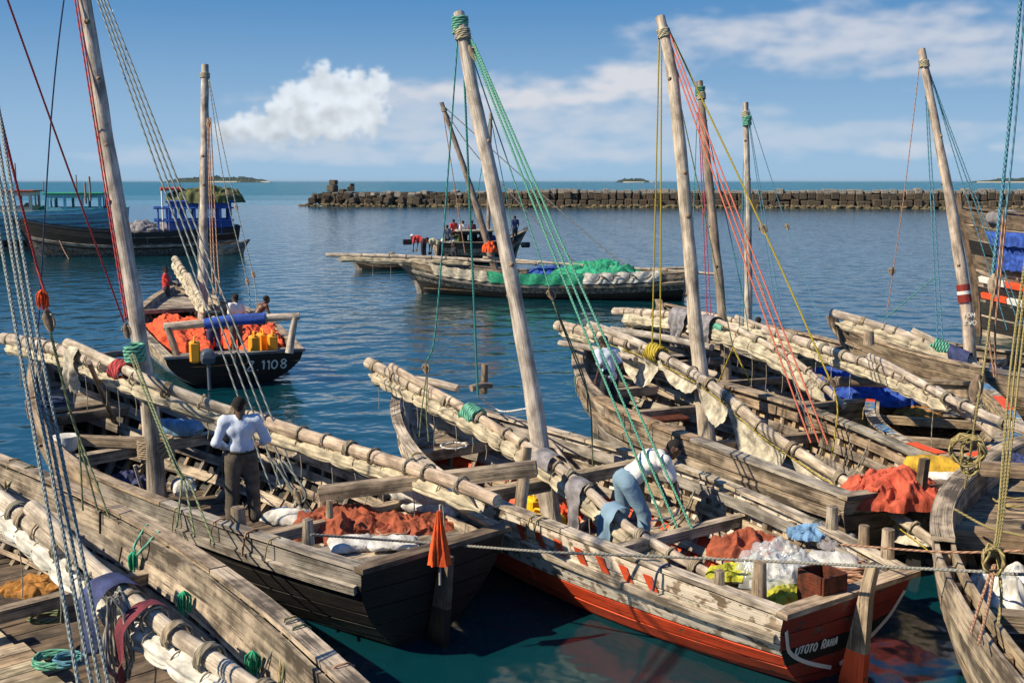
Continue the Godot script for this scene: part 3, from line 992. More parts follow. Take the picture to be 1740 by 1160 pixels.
const STROKES := {"U": [[0, 1, 0, 0.25, 0.25, 0, 0.55, 0.05, 0.7, 0.3, 0.7, 1]], "T": [[0, 0.95, 0.75, 1], [0.38, 1, 0.36, 0]], "O": [[0.35, 1, 0.05, 0.75, 0, 0.35, 0.2, 0, 0.5, 0, 0.7, 0.35, 0.68, 0.75, 0.35, 1]], "R": [[0, 0, 0, 1, 0.5, 1, 0.62, 0.75, 0.5, 0.5, 0, 0.48], [0.25, 0.48, 0.65, 0]], "A": [[0, 0, 0.32, 1, 0.66, 0], [0.14, 0.36, 0.55, 0.36]], "H": [[0, 0, 0.02, 1], [0.62, 0, 0.6, 1], [0, 0.5, 0.62, 0.5]], "Z": [[0, 1, 0.62, 1, 0, 0, 0.65, 0]], ".": [[0.1, 0, 0.14, 0.1]], "1": [[0.05, 0.8, 0.22, 1, 0.22, 0]], "0": [[0.35, 1, 0.05, 0.75, 0.05, 0.25, 0.32, 0, 0.6, 0.25, 0.6, 0.75, 0.35, 1]], "8": [[0.32, 0.52, 0.06, 0.75, 0.32, 1, 0.58, 0.75, 0.32, 0.52, 0.03, 0.25, 0.32, 0, 0.62, 0.25, 0.32, 0.52]], "I": [[0.1, 0, 0.1, 1]], "M": [[0, 0, 0.05, 1, 0.35, 0.4, 0.65, 1, 0.7, 0]], "K": [[0, 0, 0, 1], [0.6, 1, 0.02, 0.45, 0.62, 0]], "W": [[0, 1, 0.18, 0, 0.38, 0.6, 0.58, 0, 0.76, 1]]}

# brushed letters: one mesh a letter, wavering strokes a few millimetres proud of the boards
func paint_text(text: String, size: float, at: Transform3D, parent: Node, mat: String, bulge := 0.0, half := 1.0, narrow := 1.0) -> void:
	var x := 0.0
	for ch in text:
		if STROKES.has(ch):
			var mb := MB.new()
			var lift := rng.randf_range(-0.06, 0.06) * size; var k := rng.randf_range(0.92, 1.08) * size
			for st in STROKES[ch]:
				var pts := []
				for i in range(0, st.size(), 2):
					var px: float = x + st[i] * k * narrow + rng.randf_range(-0.03, 0.03) * size
					var py: float = st[i + 1] * k + lift + rng.randf_range(-0.03, 0.03) * size
					var wx: float = at.origin.x + px
					pts.append(Vector3(px, py, bulge * (1.0 - pow(wx / half, 2.0)) if bulge > 0.0 else 0.0))
				var sp := smooth_path(pts, size * 0.12)
				var secs := []
				for i in sp.size():
					var d := (sp[mini(i + 1, sp.size() - 1)] - sp[maxi(i - 1, 0)]).normalized()
					var pr := d.cross(Vector3(0, 0, 1)).normalized() * size * rng.randf_range(0.06, 0.095)
					secs.append([at * (sp[i] - pr), at * (sp[i] + pr), at * (sp[i] + pr + Vector3(0, 0, 0.006)), at * (sp[i] - pr + Vector3(0, 0, 0.006))])
				loft(mb, secs, tone(Color(1, 1, 1), 0.12))
			part("letter", mb, mat, parent)
		x += size * narrow * (1.0 if ch != "." and ch != "1" else 0.55)

# ---------------------------------------------------------------- sky
func make_sky() -> Image:
	var w := 4096; var h := 2048
	var im := Image.create_empty(w, h, false, Image.FORMAT_RGB8)
	var f1 := FastNoiseLite.new(); f1.seed = 5; f1.noise_type = FastNoiseLite.TYPE_SIMPLEX_SMOOTH; f1.fractal_octaves = 5; f1.frequency = 1.0
	var f2 := FastNoiseLite.new(); f2.seed = 8; f2.noise_type = FastNoiseLite.TYPE_SIMPLEX_SMOOTH; f2.fractal_octaves = 4; f2.frequency = 1.0
	var puffs := [[-14.3, 2.35, 0.6], [-13.5, 2.45, 0.75], [-12.6, 2.65, 0.9], [-11.7, 3.1, 1.0], [-10.7, 3.8, 1.05], [-9.7, 4.5, 1.1], [-8.8, 4.5, 1.0], [-7.8, 4.6, 0.85], [-6.9, 4.95, 0.6], [-9.2, 3.1, 1.1], [-7.9, 3.3, 1.0], [-10.6, 2.7, 1.0], [-11.9, 2.3, 0.75], [-7.0, 3.6, 0.8]]
	var sheets := [[1.0, 4.35, 7.8, 0.95, 0.95], [6.0, 5.0, 2.9, 1.0, 1.0], [2.0, 3.0, 9.0, 0.9, 0.55], [0.0, 1.6, 14.0, 0.8, 0.5], [14.0, 2.2, 10.0, 0.8, 0.4], [-5.5, 4.2, 4.0, 0.8, 0.6], [16.5, 6.9, 10.0, 1.5, 0.7], [24.0, 5.6, 6.0, 1.1, 0.6], [9.0, 3.5, 4.0, 0.5, 0.45], [-4.0, 2.3, 3.5, 0.55, 0.5], [19.5, 1.5, 3.0, 0.45, 0.6], [27.0, 1.6, 3.0, 0.7, 0.7], [7.0, 2.5, 5.0, 0.8, 0.35], [-17.0, 1.2, 4.0, 0.6, 0.3], [-7.0, 3.2, 6.5, 1.4, 0.5], [-11.0, 1.6, 6.0, 0.7, 0.45], [40.0, 6.0, 9.0, 1.5, 0.7], [-40.0, 4.5, 9.0, 1.2, 0.7]]
	var rowc := []
	for r in h:
		var el := 90.0 - (r + 0.5) / h * 180.0
		var e := clampf(el / 90.0, 0.0, 1.0)
		var c := Color(0.34, 0.53, 0.73).lerp(Color(0.075, 0.255, 0.54), smoothstep(0.0, 0.125, e))
		c = c.lerp(Color(0.035, 0.12, 0.36), smoothstep(0.1, 0.6, e))
		if el < 0.0: c = Color(0.12, 0.24, 0.33)
		rowc.append(c)
		im.fill_rect(Rect2i(0, r, w, 1), c.linear_to_srgb())
	var r0 := int((90.0 - 24.0) / 180.0 * h); var r1 := h / 2
	for r in range(r0, r1):
		var el := 90.0 - (r + 0.5) / h * 180.0
		var base: Color = rowc[r]
		for x in w:
			var az := x * 360.0 / w
			if az > 180.0: az -= 360.0
			var a := 0.0; var shade := 1.0
			if az > -20.0 and az < 0.0 and el < 8.0:
				var nz := f1.get_noise_2d(az * 0.5, el * 0.6) * 0.8 + 0.45 * f2.get_noise_2d(az * 1.9, el * 2.2)
				var best := -9.0
				for p in puffs:
					var d: float = 1.0 - sqrt((az - p[0]) * (az - p[0]) + (el - p[1]) * (el - p[1]) * 1.15) / (p[2] * 1.26)
					if d > best: best = d
				var flat := smoothstep(1.35, 2.4, el + nz * 0.5)
				a = smoothstep(-0.1, 0.36, best + nz * 0.75) * flat
				shade = 0.80 + 0.2 * smoothstep(1.6, 4.2, el) + 0.28 * f1.get_noise_2d(az * 0.6 + 0.14, el * 0.7 - 0.2) - 0.1 * smoothstep(0.4, 0.9, best)
			var th := 0.0
			for s in sheets:
				var dx: float = (az - s[0]) / s[2]; var dy: float = (el - s[1]) / s[3]
				var dd := dx * dx + dy * dy
				if dd < 2.2:
					var n2 := f2.get_noise_2d(az * 0.22 + s[0], el * 0.75) * 0.7 + 0.35 * f1.get_noise_2d(az * 0.5, el * 1.3)
					th = maxf(th, s[4] * smoothstep(-0.1, 1.05, 1.0 - dd * 0.55 + n2 * 0.8 - 0.2))
			if absf(az) > 30.0:
				var ca := cos(deg_to_rad(az)) * 3.0; var sa := sin(deg_to_rad(az)) * 3.0
				th = maxf(th, 0.65 * smoothstep(0.05, 0.5, f2.get_noise_3d(ca, el * 0.22, sa) + 0.3 * f1.get_noise_3d(ca * 3.0, el * 0.6, sa * 3.0)) * smoothstep(24.0, 16.0, el) * smoothstep(30.0, 40.0, absf(az)))
			var col := base
			if th > 0.01:
				col = col.lerp(Color(0.72, 0.73, 0.78), minf(th * 1.05, 0.92))
			if a > 0.01:
				col = col.lerp(Color(0.80, 0.86, 0.92) * clampf(shade, 0.55, 1.05), clampf(a, 0, 1) * 0.94)
			if th > 0.01 or a > 0.01:
				im.set_pixel(x, r, col.linear_to_srgb())
	return im

# ---------------------------------------------------------------- materials
func materials() -> void:
	var grey := wood_maps(3, Color(0.085, 0.066, 0.05), Color(0.58, 0.485, 0.375))
	std("wood", Color(1, 1, 1), 0.85, grey, true, 1.0)
	std("wood_b", Color(1, 1, 1), 0.85, wood_maps(9, Color(0.13, 0.095, 0.066), Color(0.5, 0.4, 0.29)), true, 1.0)
	std("wood_c", Color(1, 1, 1), 0.85, wood_maps(15, Color(0.12, 0.105, 0.09), Color(0.46, 0.42, 0.37)), true, 1.0)
	std("wood_pale", Color(1, 1, 1), 0.85, wood_maps(19, Color(0.16, 0.13, 0.1), Color(0.7, 0.61, 0.5)), true, 1.0)
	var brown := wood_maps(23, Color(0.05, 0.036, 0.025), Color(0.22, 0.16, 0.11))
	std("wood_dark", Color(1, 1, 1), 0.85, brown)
	var spar := wood_maps(41, Color(0.24, 0.2, 0.165), Color(0.72, 0.63, 0.54))
	std("spar", Color(1, 1, 1), 0.75, spar, true, 0.7)
	std("spar_dark", Color(0.55, 0.5, 0.47), 0.75, spar, true, 0.7)
	std("tar", Color(1, 1, 1), 0.6, wood_maps(61, Color(0.05, 0.04, 0.03), Color(0.16, 0.13, 0.1), Color(0.012, 0.011, 0.011), 0.88))
	std("red_paint", Color(1, 1, 1), 0.6, wood_maps(71, Color(0.12, 0.08, 0.06), Color(0.4, 0.3, 0.22), Color(0.8, 0.09, 0.02), 0.8))
	std("dark_red_paint", Color(1, 1, 1), 0.6, wood_maps(73, Color(0.05, 0.03, 0.03), Color(0.2, 0.1, 0.08), Color(0.26, 0.025, 0.015), 0.7))
	std("white_paint", Color(1, 1, 1), 0.7, wood_maps(75, Color(0.14, 0.11, 0.08), Color(0.42, 0.36, 0.27), Color(0.62, 0.58, 0.5), 0.45))
	std("chalk_paint", Color(1, 1, 1), 0.8, wood_maps(83, Color(0.16, 0.12, 0.085), Color(0.5, 0.41, 0.31), Color(0.66, 0.61, 0.54), 0.58))
	std("blue_paint", Color(1, 1, 1), 0.6, wood_maps(77, Color(0.08, 0.07, 0.06), Color(0.35, 0.3, 0.25), Color(0.1, 0.27, 0.5), 0.6))
	std("deep_blue_paint", Color(0.25, 0.45, 1.1), 0.6, [M.blue_paint.albedo_texture, M.blue_paint.normal_texture])
	std("aqua_paint", Color(1, 1, 1), 0.6, wood_maps(79, Color(0.1, 0.1, 0.1), Color(0.4, 0.4, 0.36), Color(0.2, 0.55, 0.62), 0.8))
	std("slate_paint", Color(0.42, 0.46, 0.5), 0.75, [M.white_paint.albedo_texture, M.white_paint.normal_texture])
	std("grey_paint", Color(0.7, 0.72, 0.72), 0.75, grey)
	var rp := rope_maps()
	var ropes := {"rope_pale": Color(1, 1, 1), "rope_grey": Color(0.34, 0.34, 0.31), "rope_slate": Color(0.31, 0.36, 0.36), "rope_green": Color(0.16, 0.52, 0.38), "rope_teal": Color(0.06, 0.36, 0.34), "rope_olive": Color(0.2, 0.25, 0.13), "rope_red": Color(0.55, 0.06, 0.07), "rope_pink": Color(0.9, 0.24, 0.16), "rope_magenta": Color(0.5, 0.08, 0.16), "rope_yellow": Color(0.58, 0.45, 0.04), "rope_gold": Color(0.42, 0.34, 0.14), "rope_blue": Color(0.12, 0.36, 0.5), "rope_navy": Color(0.03, 0.06, 0.16), "rope_tan": Color(0.5, 0.28, 0.18)}
	for k in ropes: std(k, ropes[k], 0.8, rp, true, 0.8)
	var cl := cloth_maps(91, 0.03, 0.62, 2.5)
	std("canvas", Color(0.66, 0.61, 0.5), 0.9, cl, true, 0.8)
	std("canvas_white", Color(0.82, 0.81, 0.77), 0.9, cl, true, 0.6)
	var cl2 := cloth_maps(95, 0.06, 0.66, 3.5)
	var cloths := {"cloth_rust": Color(0.42, 0.1, 0.045), "cloth_red": Color(0.72, 0.13, 0.07), "tarp_orange": Color(0.95, 0.13, 0.04), "cloth_navy": Color(0.05, 0.07, 0.2), "cloth_grey": Color(0.3, 0.29, 0.32), "cloth_blue": Color(0.18, 0.36, 0.62), "tarp_blue": Color(0.03, 0.1, 0.5), "tarp_green": Color(0.03, 0.42, 0.24), "tarp_olive": Color(0.13, 0.15, 0.05), "sack_white": Color(0.78, 0.78, 0.76), "sack_blue": Color(0.22, 0.42, 0.66), "sack_yellow": Color(0.72, 0.45, 0.04), "sack_cream": Color(0.72, 0.66, 0.42), "cloth_amber": Color(0.5, 0.22, 0.04), "cloth_maroon": Color(0.2, 0.03, 0.05), "net_yellow": Color(0.6, 0.6, 0.05), "net_green": Color(0.04, 0.5, 0.28), "flag_orange": Color(0.95, 0.12, 0.02),
		"shirt_blue": Color(0.6, 0.69, 0.86), "shirt_white": Color(0.84, 0.83, 0.83), "shirt_red": Color(0.6, 0.04, 0.04), "trousers_brown": Color(0.13, 0.11, 0.085), "jeans": Color(0.22, 0.36, 0.5), "trousers_dark": Color(0.03, 0.035, 0.05), "cap_white": Color(0.8, 0.8, 0.8)}
	var cl3 := cloth_maps(99, 0.05, 0.9, 2.0)
	for k in cloths: std(k, cloths[k], 0.85, cl3 if k.begins_with("shirt") or k == "jeans" else cl2, true, 0.5)
	std("skin", Color(0.1, 0.054, 0.034), 0.45, null, false)
	std("skin_light", Color(0.13, 0.065, 0.04), 0.5, null, false)
	std("hair", Color(0.01, 0.009, 0.008), 0.9, null, false)
	std("can_yellow", Color(0.85, 0.36, 0.02), 0.45, null, false)
	std("can_gold", Color(0.85, 0.55, 0.02), 0.45, null, false)
	std("rust_metal", Color(0.32, 0.1, 0.04), 0.8, brown, true)
	M.rust_metal.albedo_color = Color(0.85, 0.5, 0.35)
	std("white_letters", Color(0.75, 0.75, 0.72), 0.7, null, false)
	std("blue_print", Color(0.08, 0.14, 0.5), 0.7, null, false)
	std("motor_grey", Color(0.08, 0.1, 0.13), 0.4, null, false)
	std("grey_metal", Color(0.4, 0.42, 0.42), 0.5, null, false)
	var rk := cloth_maps(131, 0.02, 0.3, 9.0)
	std("stone_dark", Color(0.17, 0.135, 0.095), 0.9, rk)
	std("stone_pale", Color(0.5, 0.46, 0.4), 0.9, rk)
	std("stone_toe", Color(0.4, 0.32, 0.18), 0.9, rk)
	std("foliage", Color(0.045, 0.085, 0.04), 0.9, rk)
	std("sand", Color(0.62, 0.55, 0.42), 0.9, null, false)
	std("cream_paint", Color(0.6, 0.52, 0.42), 0.7, null, false)
	var pl := StandardMaterial3D.new()
	pl.albedo_color = Color(0.9, 0.93, 0.95, 0.28)
	pl.transparency = BaseMaterial3D.TRANSPARENCY_ALPHA
	pl.roughness = 0.12
	pl.cull_mode = BaseMaterial3D.CULL_DISABLED
	M["clear_plastic"] = pl
	for k in M:
		if not k.begins_with("rope"): M[k].cull_mode = BaseMaterial3D.CULL_DISABLED
	# sea
	var im_s := FastNoiseLite.new()
	im_s.seed = 77; im_s.noise_type = FastNoiseLite.TYPE_SIMPLEX_SMOOTH; im_s.fractal_octaves = 4; im_s.frequency = 0.014; im_s.fractal_gain = 0.42
	var hm := im_s.get_seamless_image(1024, 1024)
	hm.convert(Image.FORMAT_L8)
	hm.bump_map_to_normal_map(10.0)
	var sea := StandardMaterial3D.new()
	sea.albedo_color = Color(0.002, 0.039, 0.055).linear_to_srgb()
	sea.roughness = 0.13
	sea.metallic_specular = 0.75
	sea.normal_enabled = true
	sea.normal_texture = tex(hm)
	sea.normal_scale = 0.3
	M["sea"] = sea
	for q in [["sea_b", 0.75, 0.1], ["sea_c", 1.4, 0.15], ["open_sea", 2.4, 0.2]]:
		var op := sea.duplicate()
		op.albedo_color = Color(0.002, 0.13, 0.19).linear_to_srgb()
		op.normal_scale = q[1]
		op.roughness = q[2]
		op.metallic_specular = 0.2
		M[q[0]] = op

func text_part(s: String, size: float, at: Transform3D, parent: Node, mat: String, called: String) -> void:
	var f := SystemFont.new()
	f.font_names = PackedStringArray(["Droid Sans"])
	f.font_weight = 700
	var tm := TextMesh.new()
	tm.text = s
	tm.font = f
	tm.font_size = 64
	tm.pixel_size = size / 64.0
	tm.depth = 0.008
	tm.material = M[mat]
	var o := MeshInstance3D.new()
	o.name = called
	o.mesh = tm
	o.transform = at
	parent.add_child(o, true)

func breakwater() -> void:
	var a := Vector3(-43, 0, -240); var b := Vector3(112, 0, -212)
	var d := (b - a).normalized(); var back := Vector3(d.z, 0, -d.x)
	if back.z > 0: back = -back
	var t := thing("breakwater", "long low breakwater of dark stone blocks across the harbour mouth", "breakwater", a, 0)
	var ln := (b - a).length()
	var shapes := []
	for k in 6:
		var mb := MB.new()
		bevel_box(mb, Vector3.ZERO, Vector3(1.62, 1.45, 2.2), tone(Color(1, 1, 1), 0.35, 0.1), 0.16)
		for i in mb.v.size():
			mb.v[i] += Vector3(fn.get_noise_3dv(mb.v[i] * 0.9 + Vector3(k * 9, 0, 0)), fn.get_noise_3dv(mb.v[i] * 0.9 + Vector3(0, k * 9, 5)), 0) * 0.5
		var m := mb.mesh()
		m.surface_set_material(0, M.stone_dark)
		var mb2 := MB.new()
		bevel_box(mb2, Vector3.ZERO, Vector3(1.5, 0.8, 2.6), tone(Color(1, 1, 1), 0.15, 0.04), 0.1)
		var m2 := mb2.mesh()
		m2.surface_set_material(0, M.stone_pale)
		shapes.append([m, m2])
	var x := 0.0
	while x < ln:
		var rough := clampf((52.0 - x) / 30.0, 0.0, 1.0)
		for row in 3:
			if row == 2 and (x < 4.0 or (rough > 0.3 and rng.randf() < 0.35)): continue
			var o := MeshInstance3D.new()
			o.name = "stone_block" if row < 2 else "cap_slab"
			o.mesh = shapes[rng.randi() % 6][0 if row < 2 else 1]
			var low := 0.35 * rough
			o.scale = Vector3(rng.randf_range(0.84, 1.02), rng.randf_range(0.82, 1.14), rng.randf_range(0.85, 1.1))
			if row == 2: o.scale.y *= rng.randf_range(0.7, 1.5)
			o.position = d * (x + rng.randf_range(-0.1, 0.1)) + back * ([0.0, 0.9, 1.5][row] + rng.randf_range(-0.32, 0.32) * (1.0 + 2.0 * rough)) + Vector3(0, [0.75, 2.1, 3.2][row] - low * row + rng.randf_range(-0.08, 0.08) * (1.0 + 2.0 * rough), 0)
			o.rotation = Vector3(rng.randf_range(-0.25, 0.25) * rough, atan2(-d.z, d.x) + rng.randf_range(-0.14, 0.14) * (1.0 + 3.0 * rough), rng.randf_range(-0.05, 0.05) + rng.randf_range(-0.3, 0.3) * rough)
			t.add_child(o, true)
		x += 1.56 + rng.randf_range(-0.14, 0.08)
	var core := MB.new()
	box(core, back * 3.2 + Vector3(0, 1.2, 0) + d * 1.5, d * ln + back * 3.2 + Vector3(0, 1.4, 0), back, UPV, 3.2, 3.6, Color(0.8, 0.8, 0.8))
	part("core", core, "stone_dark", t)
	var toe := MB.new()
	for i in 900:
		var s := rng.randf_range(0.2, 0.55)
		var p := d * rng.randf_range(-3.0, ln) - back * rng.randf_range(0.6, 2.2) + Vector3(0, rng.randf_range(-0.15, 0.5), 0)
		bevel_box(toe, p, Vector3(s * 1.5, s, s * 1.2), tone(Color(1, 1, 1), 0.35), s * 0.25)
	var ts := part("rubble", toe, "stone_toe", t)
	ts.set_meta("kind", "stuff")
	# stacked stones at the tip
	for q in [[4.0, 4.3, 1.6], [4.2, 5.6, 1.2], [8.0, 4.2, 1.2], [8.3, 5.1, 0.7], [6.0, 3.6, 1.3]]:
		var o2 := MeshInstance3D.new()
		o2.name = "stone_block"
		o2.mesh = shapes[2][0]
		o2.scale = Vector3.ONE * q[2] * 0.62
		o2.position = d * q[0] + back * 1.4 + Vector3(0, q[1] - 0.6, 0)
		o2.rotation.y = q[0]
		t.add_child(o2, true)

func island(label: String, c: Vector3, wx: float, wz: float, hh: float, beach: float) -> void:
	var o := thing("island", label, "island", Vector3(c.x, 0, c.z))
	o.set_meta("kind", "structure")
	var mb := MB.new()
	var nx := 160; var nz := 10
	fn.seed = int(c.x) & 255; fn.frequency = 1.0; fn.fractal_octaves = 4
	for i in nx + 1:
		for k in nz + 1:
			var u := 2.0 * i / nx - 1.0; var w := 2.0 * k / nz - 1.0
			var prof := pow(maxf(0.0, 1.0 - pow(absf(u), 2.6)), 0.6) * pow(maxf(0.0, 1.0 - w * w), 0.5)
			var y := prof * hh * (0.72 + 0.5 * fn.get_noise_2d(u * 3.0, w)) + prof * hh * 0.32 * fn.get_noise_2d(u * 38.0, w * 9.0) - 0.4
			mb.vert(Vector3(u * wx, y, w * wz), UPV, Vector2(u * 20.0, w * 2.0), tone(Color(1, 1, 1), 0.3))
	finish_grid(mb, 0, nx + 1, nz + 1, UPV)
	var fo := part("trees", mb, "foliage", o)
	fo.set_meta("kind", "stuff")
	var sb := MB.new()
	var p := PackedVector3Array([Vector3(-wx * beach, 0, wz * 0.9), Vector3(0, 0.4, wz * 1.05), Vector3(wx * 1.12, 0.2, wz * 0.7)])
	tube(sb, smooth_path([p[0], p[1], p[2]], wx * 0.1), hh * 0.16, 8, Color(1, 1, 1))
	part("beach", sb, "sand", o)

func rudder(b: Boat, top: float, mats: Array, rake := 0.25) -> void:
	var e := b.hp(1.0, 1.0, 1.0)
	var r := part("rudder", MB.new(), "wood", b.root)
	var lv := [[-0.6, b.sheer(1.0) * 0.42, mats[0]], [b.sheer(1.0) * 0.42, b.sheer(1.0) + top, mats[1]]]
	for q in lv:
		var mb := MB.new()
		var secs := []
		for i in 6:
			var y := lerpf(q[0], q[1], i / 5.0)
			var z := e.z + 0.12 + (y - e.y) * rake
			var dp := lerpf(0.3, 0.06, clampf((y + 0.3) / (b.sheer(1.0) + 0.4), 0.0, 1.0)) + 0.05
			var hw := 0.055
			secs.append([Vector3(-hw, y, z), Vector3(hw, y, z), Vector3(hw * 0.8, y, z + dp), Vector3(-hw * 0.8, y, z + dp)])
		loft(mb, secs, Color(1, 1, 1), Vector2(rng.randf(), 0))
		part("blade" if q[2] == mats[0] else "head", mb, q[2], r)

func post(b: Boat, world: Vector3, h: float, w: float, lean := Vector3.ZERO, called := "post") -> void:
	var p := b.inv * world
	var mb := MB.new()
	var pts := smooth_path([p, p + Vector3(0, h * 0.5, 0) + lean * 0.5, p + Vector3(0, h, 0) + lean], 0.1)
	tube(mb, pts, lumpy(pts, w, w * 0.85, 0.06, 4), 9, tone(Color(0.9, 0.88, 0.85)), 0.25)
	part(called, mb, "wood", b.root)

func spar_between(b: Boat, a: Vector3, c: Vector3, r: float, mat := "spar", called := "spar") -> void:
	var mb := MB.new()
	var p := smooth_path([b.inv * a, (b.inv * a).lerp(b.inv * c, 0.5) + Vector3(0, 0.03, 0), b.inv * c], 0.15)
	tube(mb, p, lumpy(p, r, r * 0.8, 0.05, rng.randi() % 50), 9, tone(Color(1, 1, 1)), 0.25)
	part(called, mb, mat, b.root)

func beam_between(b: Boat, a: Vector3, c: Vector3, w: float, h: float, mat := "wood", called := "cross_beam") -> void:
	var mb := MB.new()
	var p := b.inv * a; var q := b.inv * c
	var d := (q - p).normalized()
	box(mb, p, q, d.cross(UPV).normalized(), d.cross(d.cross(UPV)).normalized(), w, h, tone(Color(0.95, 0.93, 0.9)))
	part(called, mb, mat, b.root)

func bolt_rope(b: Boat, pts: Array, drop: float, side: float, r: float, mat: String) -> void:
	rope(b, pts.map(func(p): return p + Vector3(side, -drop, 0)), r, mat, 0.0, "bolt_rope")

func stray_rope(label: String, at: Vector3, l: float, mat: String, seed_: int) -> void:
	# a length of line dropped on the boards in lazy bends
	var r := RandomNumberGenerator.new(); r.seed = seed_
	var p := []
	var a := r.randf() * TAU; var q := Vector3(0, 0.02, 0)
	for i in int(l / 0.14):
		p.append(q)
		a += r.randf_range(0.05, 1.1)
		q += Vector3(cos(a), 0, sin(a)) * 0.13
		q.y = 0.018 + 0.014 * (i % 2)
	var mb := MB.new()
	tube(mb, smooth_path(p, 0.05), 0.014, 6, Color(1, 1, 1), 7.0)
	solo("loose_rope", mb, mat, label, "rope", at)

func cloth_on(b: Boat, at: Vector3, dir: Vector3, wd: float, r: float, l1: float, l2: float, seed_: int, mat: String, label: String) -> void:
	solo("cloth", drape_mesh(dir.normalized(), wd, r, l1, l2, seed_), mat, label, "cloth", at, 0.0)

func heap(called: String, at: Vector3, rx: float, rz: float, h: float, seed_: int, mat: String, label: String, cat := "tarpaulin", yaw := 0.0, fold := 0.14) -> void:
	solo(called, heap_mesh(rx, rz, h, seed_, fold, 72), mat, label, cat, at, yaw)

func sack(at: Vector3, yaw: float, l: float, w: float, h: float, mat: String, label: String) -> void:
	solo("sack", pillow_mesh(l, w, h, rng.randi() % 99), mat, label, "sack", at, yaw, "filled sacks in the boats")

func _ready() -> void:
	rng.seed = 4242
	# camera, sky, sun, exposure
	var cam := Camera3D.new()
	cam.name = "camera"
	add_child(cam)
	cam.position = Vector3(0, 5.3, 0)
	cam.rotation_degrees = Vector3(-8.285, 0, 0)
	cam.fov = 34.5
	cam.near = 0.1
	cam.far = 40000.0
	cam.current = true
	var env := Environment.new()
	env.tonemap_mode = Environment.TONE_MAPPER_LINEAR
	env.tonemap_exposure = 1.28
	env.background_mode = Environment.BG_SKY
	var sky := Sky.new()
	var pm := PanoramaSkyMaterial.new()
	pm.panorama = ImageTexture.create_from_image(make_sky())
	pm.energy_multiplier = 0.78
	sky.sky_material = pm
	env.sky = sky
	env.fog_enabled = true
	env.fog_density = 0.00002
	env.fog_light_color = Color(0.75, 0.84, 0.93)
	env.sdfgi_enabled = true
	env.ssao_enabled = true
	env.ssil_enabled = true
	var we := WorldEnvironment.new()
	we.name = "environment"
	we.environment = env
	add_child(we)
	var sun := DirectionalLight3D.new()
	sun.name = "sun"
	add_child(sun)
	sun.look_at_from_position(Vector3.ZERO, Vector3(0.81, -0.74, -0.30), UPV)
	sun.light_energy = 1.6
	sun.light_color = Color(1.0, 0.93, 0.81)
	sun.light_angular_distance = 0.5
	sun.shadow_enabled = true
	print("sky done ", Time.get_ticks_msec())
	materials()
	print("materials done ", Time.get_ticks_msec())
	# sea
	for q in [["harbour_water", "sea", 60.0, -250.0], ["outer_water", "sea_b", -250.0, -310.0], ["outer_water", "sea_c", -310.0, -420.0], ["open_sea", "open_sea", -420.0, -16000.0]]:
		var sb := MB.new()
		var R := 2500.0 if q[1] == "sea" else 16000.0
		for e in [Vector2(-R, q[2]), Vector2(R, q[2]), Vector2(R, q[3]), Vector2(-R, q[3])]:
			sb.vert(Vector3(e.x, 0, e.y), UPV, e / 26.0, Color(1, 1, 1))
		sb.quad(0, 1, 2, 3)
		var so := solo(q[0], sb, q[1], "", "")
		so.set_meta("kind", "structure")
	breakwater()
	island("low wooded island with white beach on the left horizon", Vector3(-1391.86, 5.3, -5254.84), 235, 120, 34, 0.2)
	island("tiny wooded islet on the horizon above the breakwater", Vector3(570.66, 5.3, -5254.84), 82, 50, 22, 0.6)
	island("wooded headland with pale beach on the right horizon", Vector3(2265.52, 2.86, -4648.15), 330, 120, 24, 1.1)
	print("setting done ", Time.get_ticks_msec())
	make_body_bits()
	boats()
	print("boats done ", Time.get_ticks_msec())
	goods()
	people()
	print("all done ", Time.get_ticks_msec())

var BT := {}

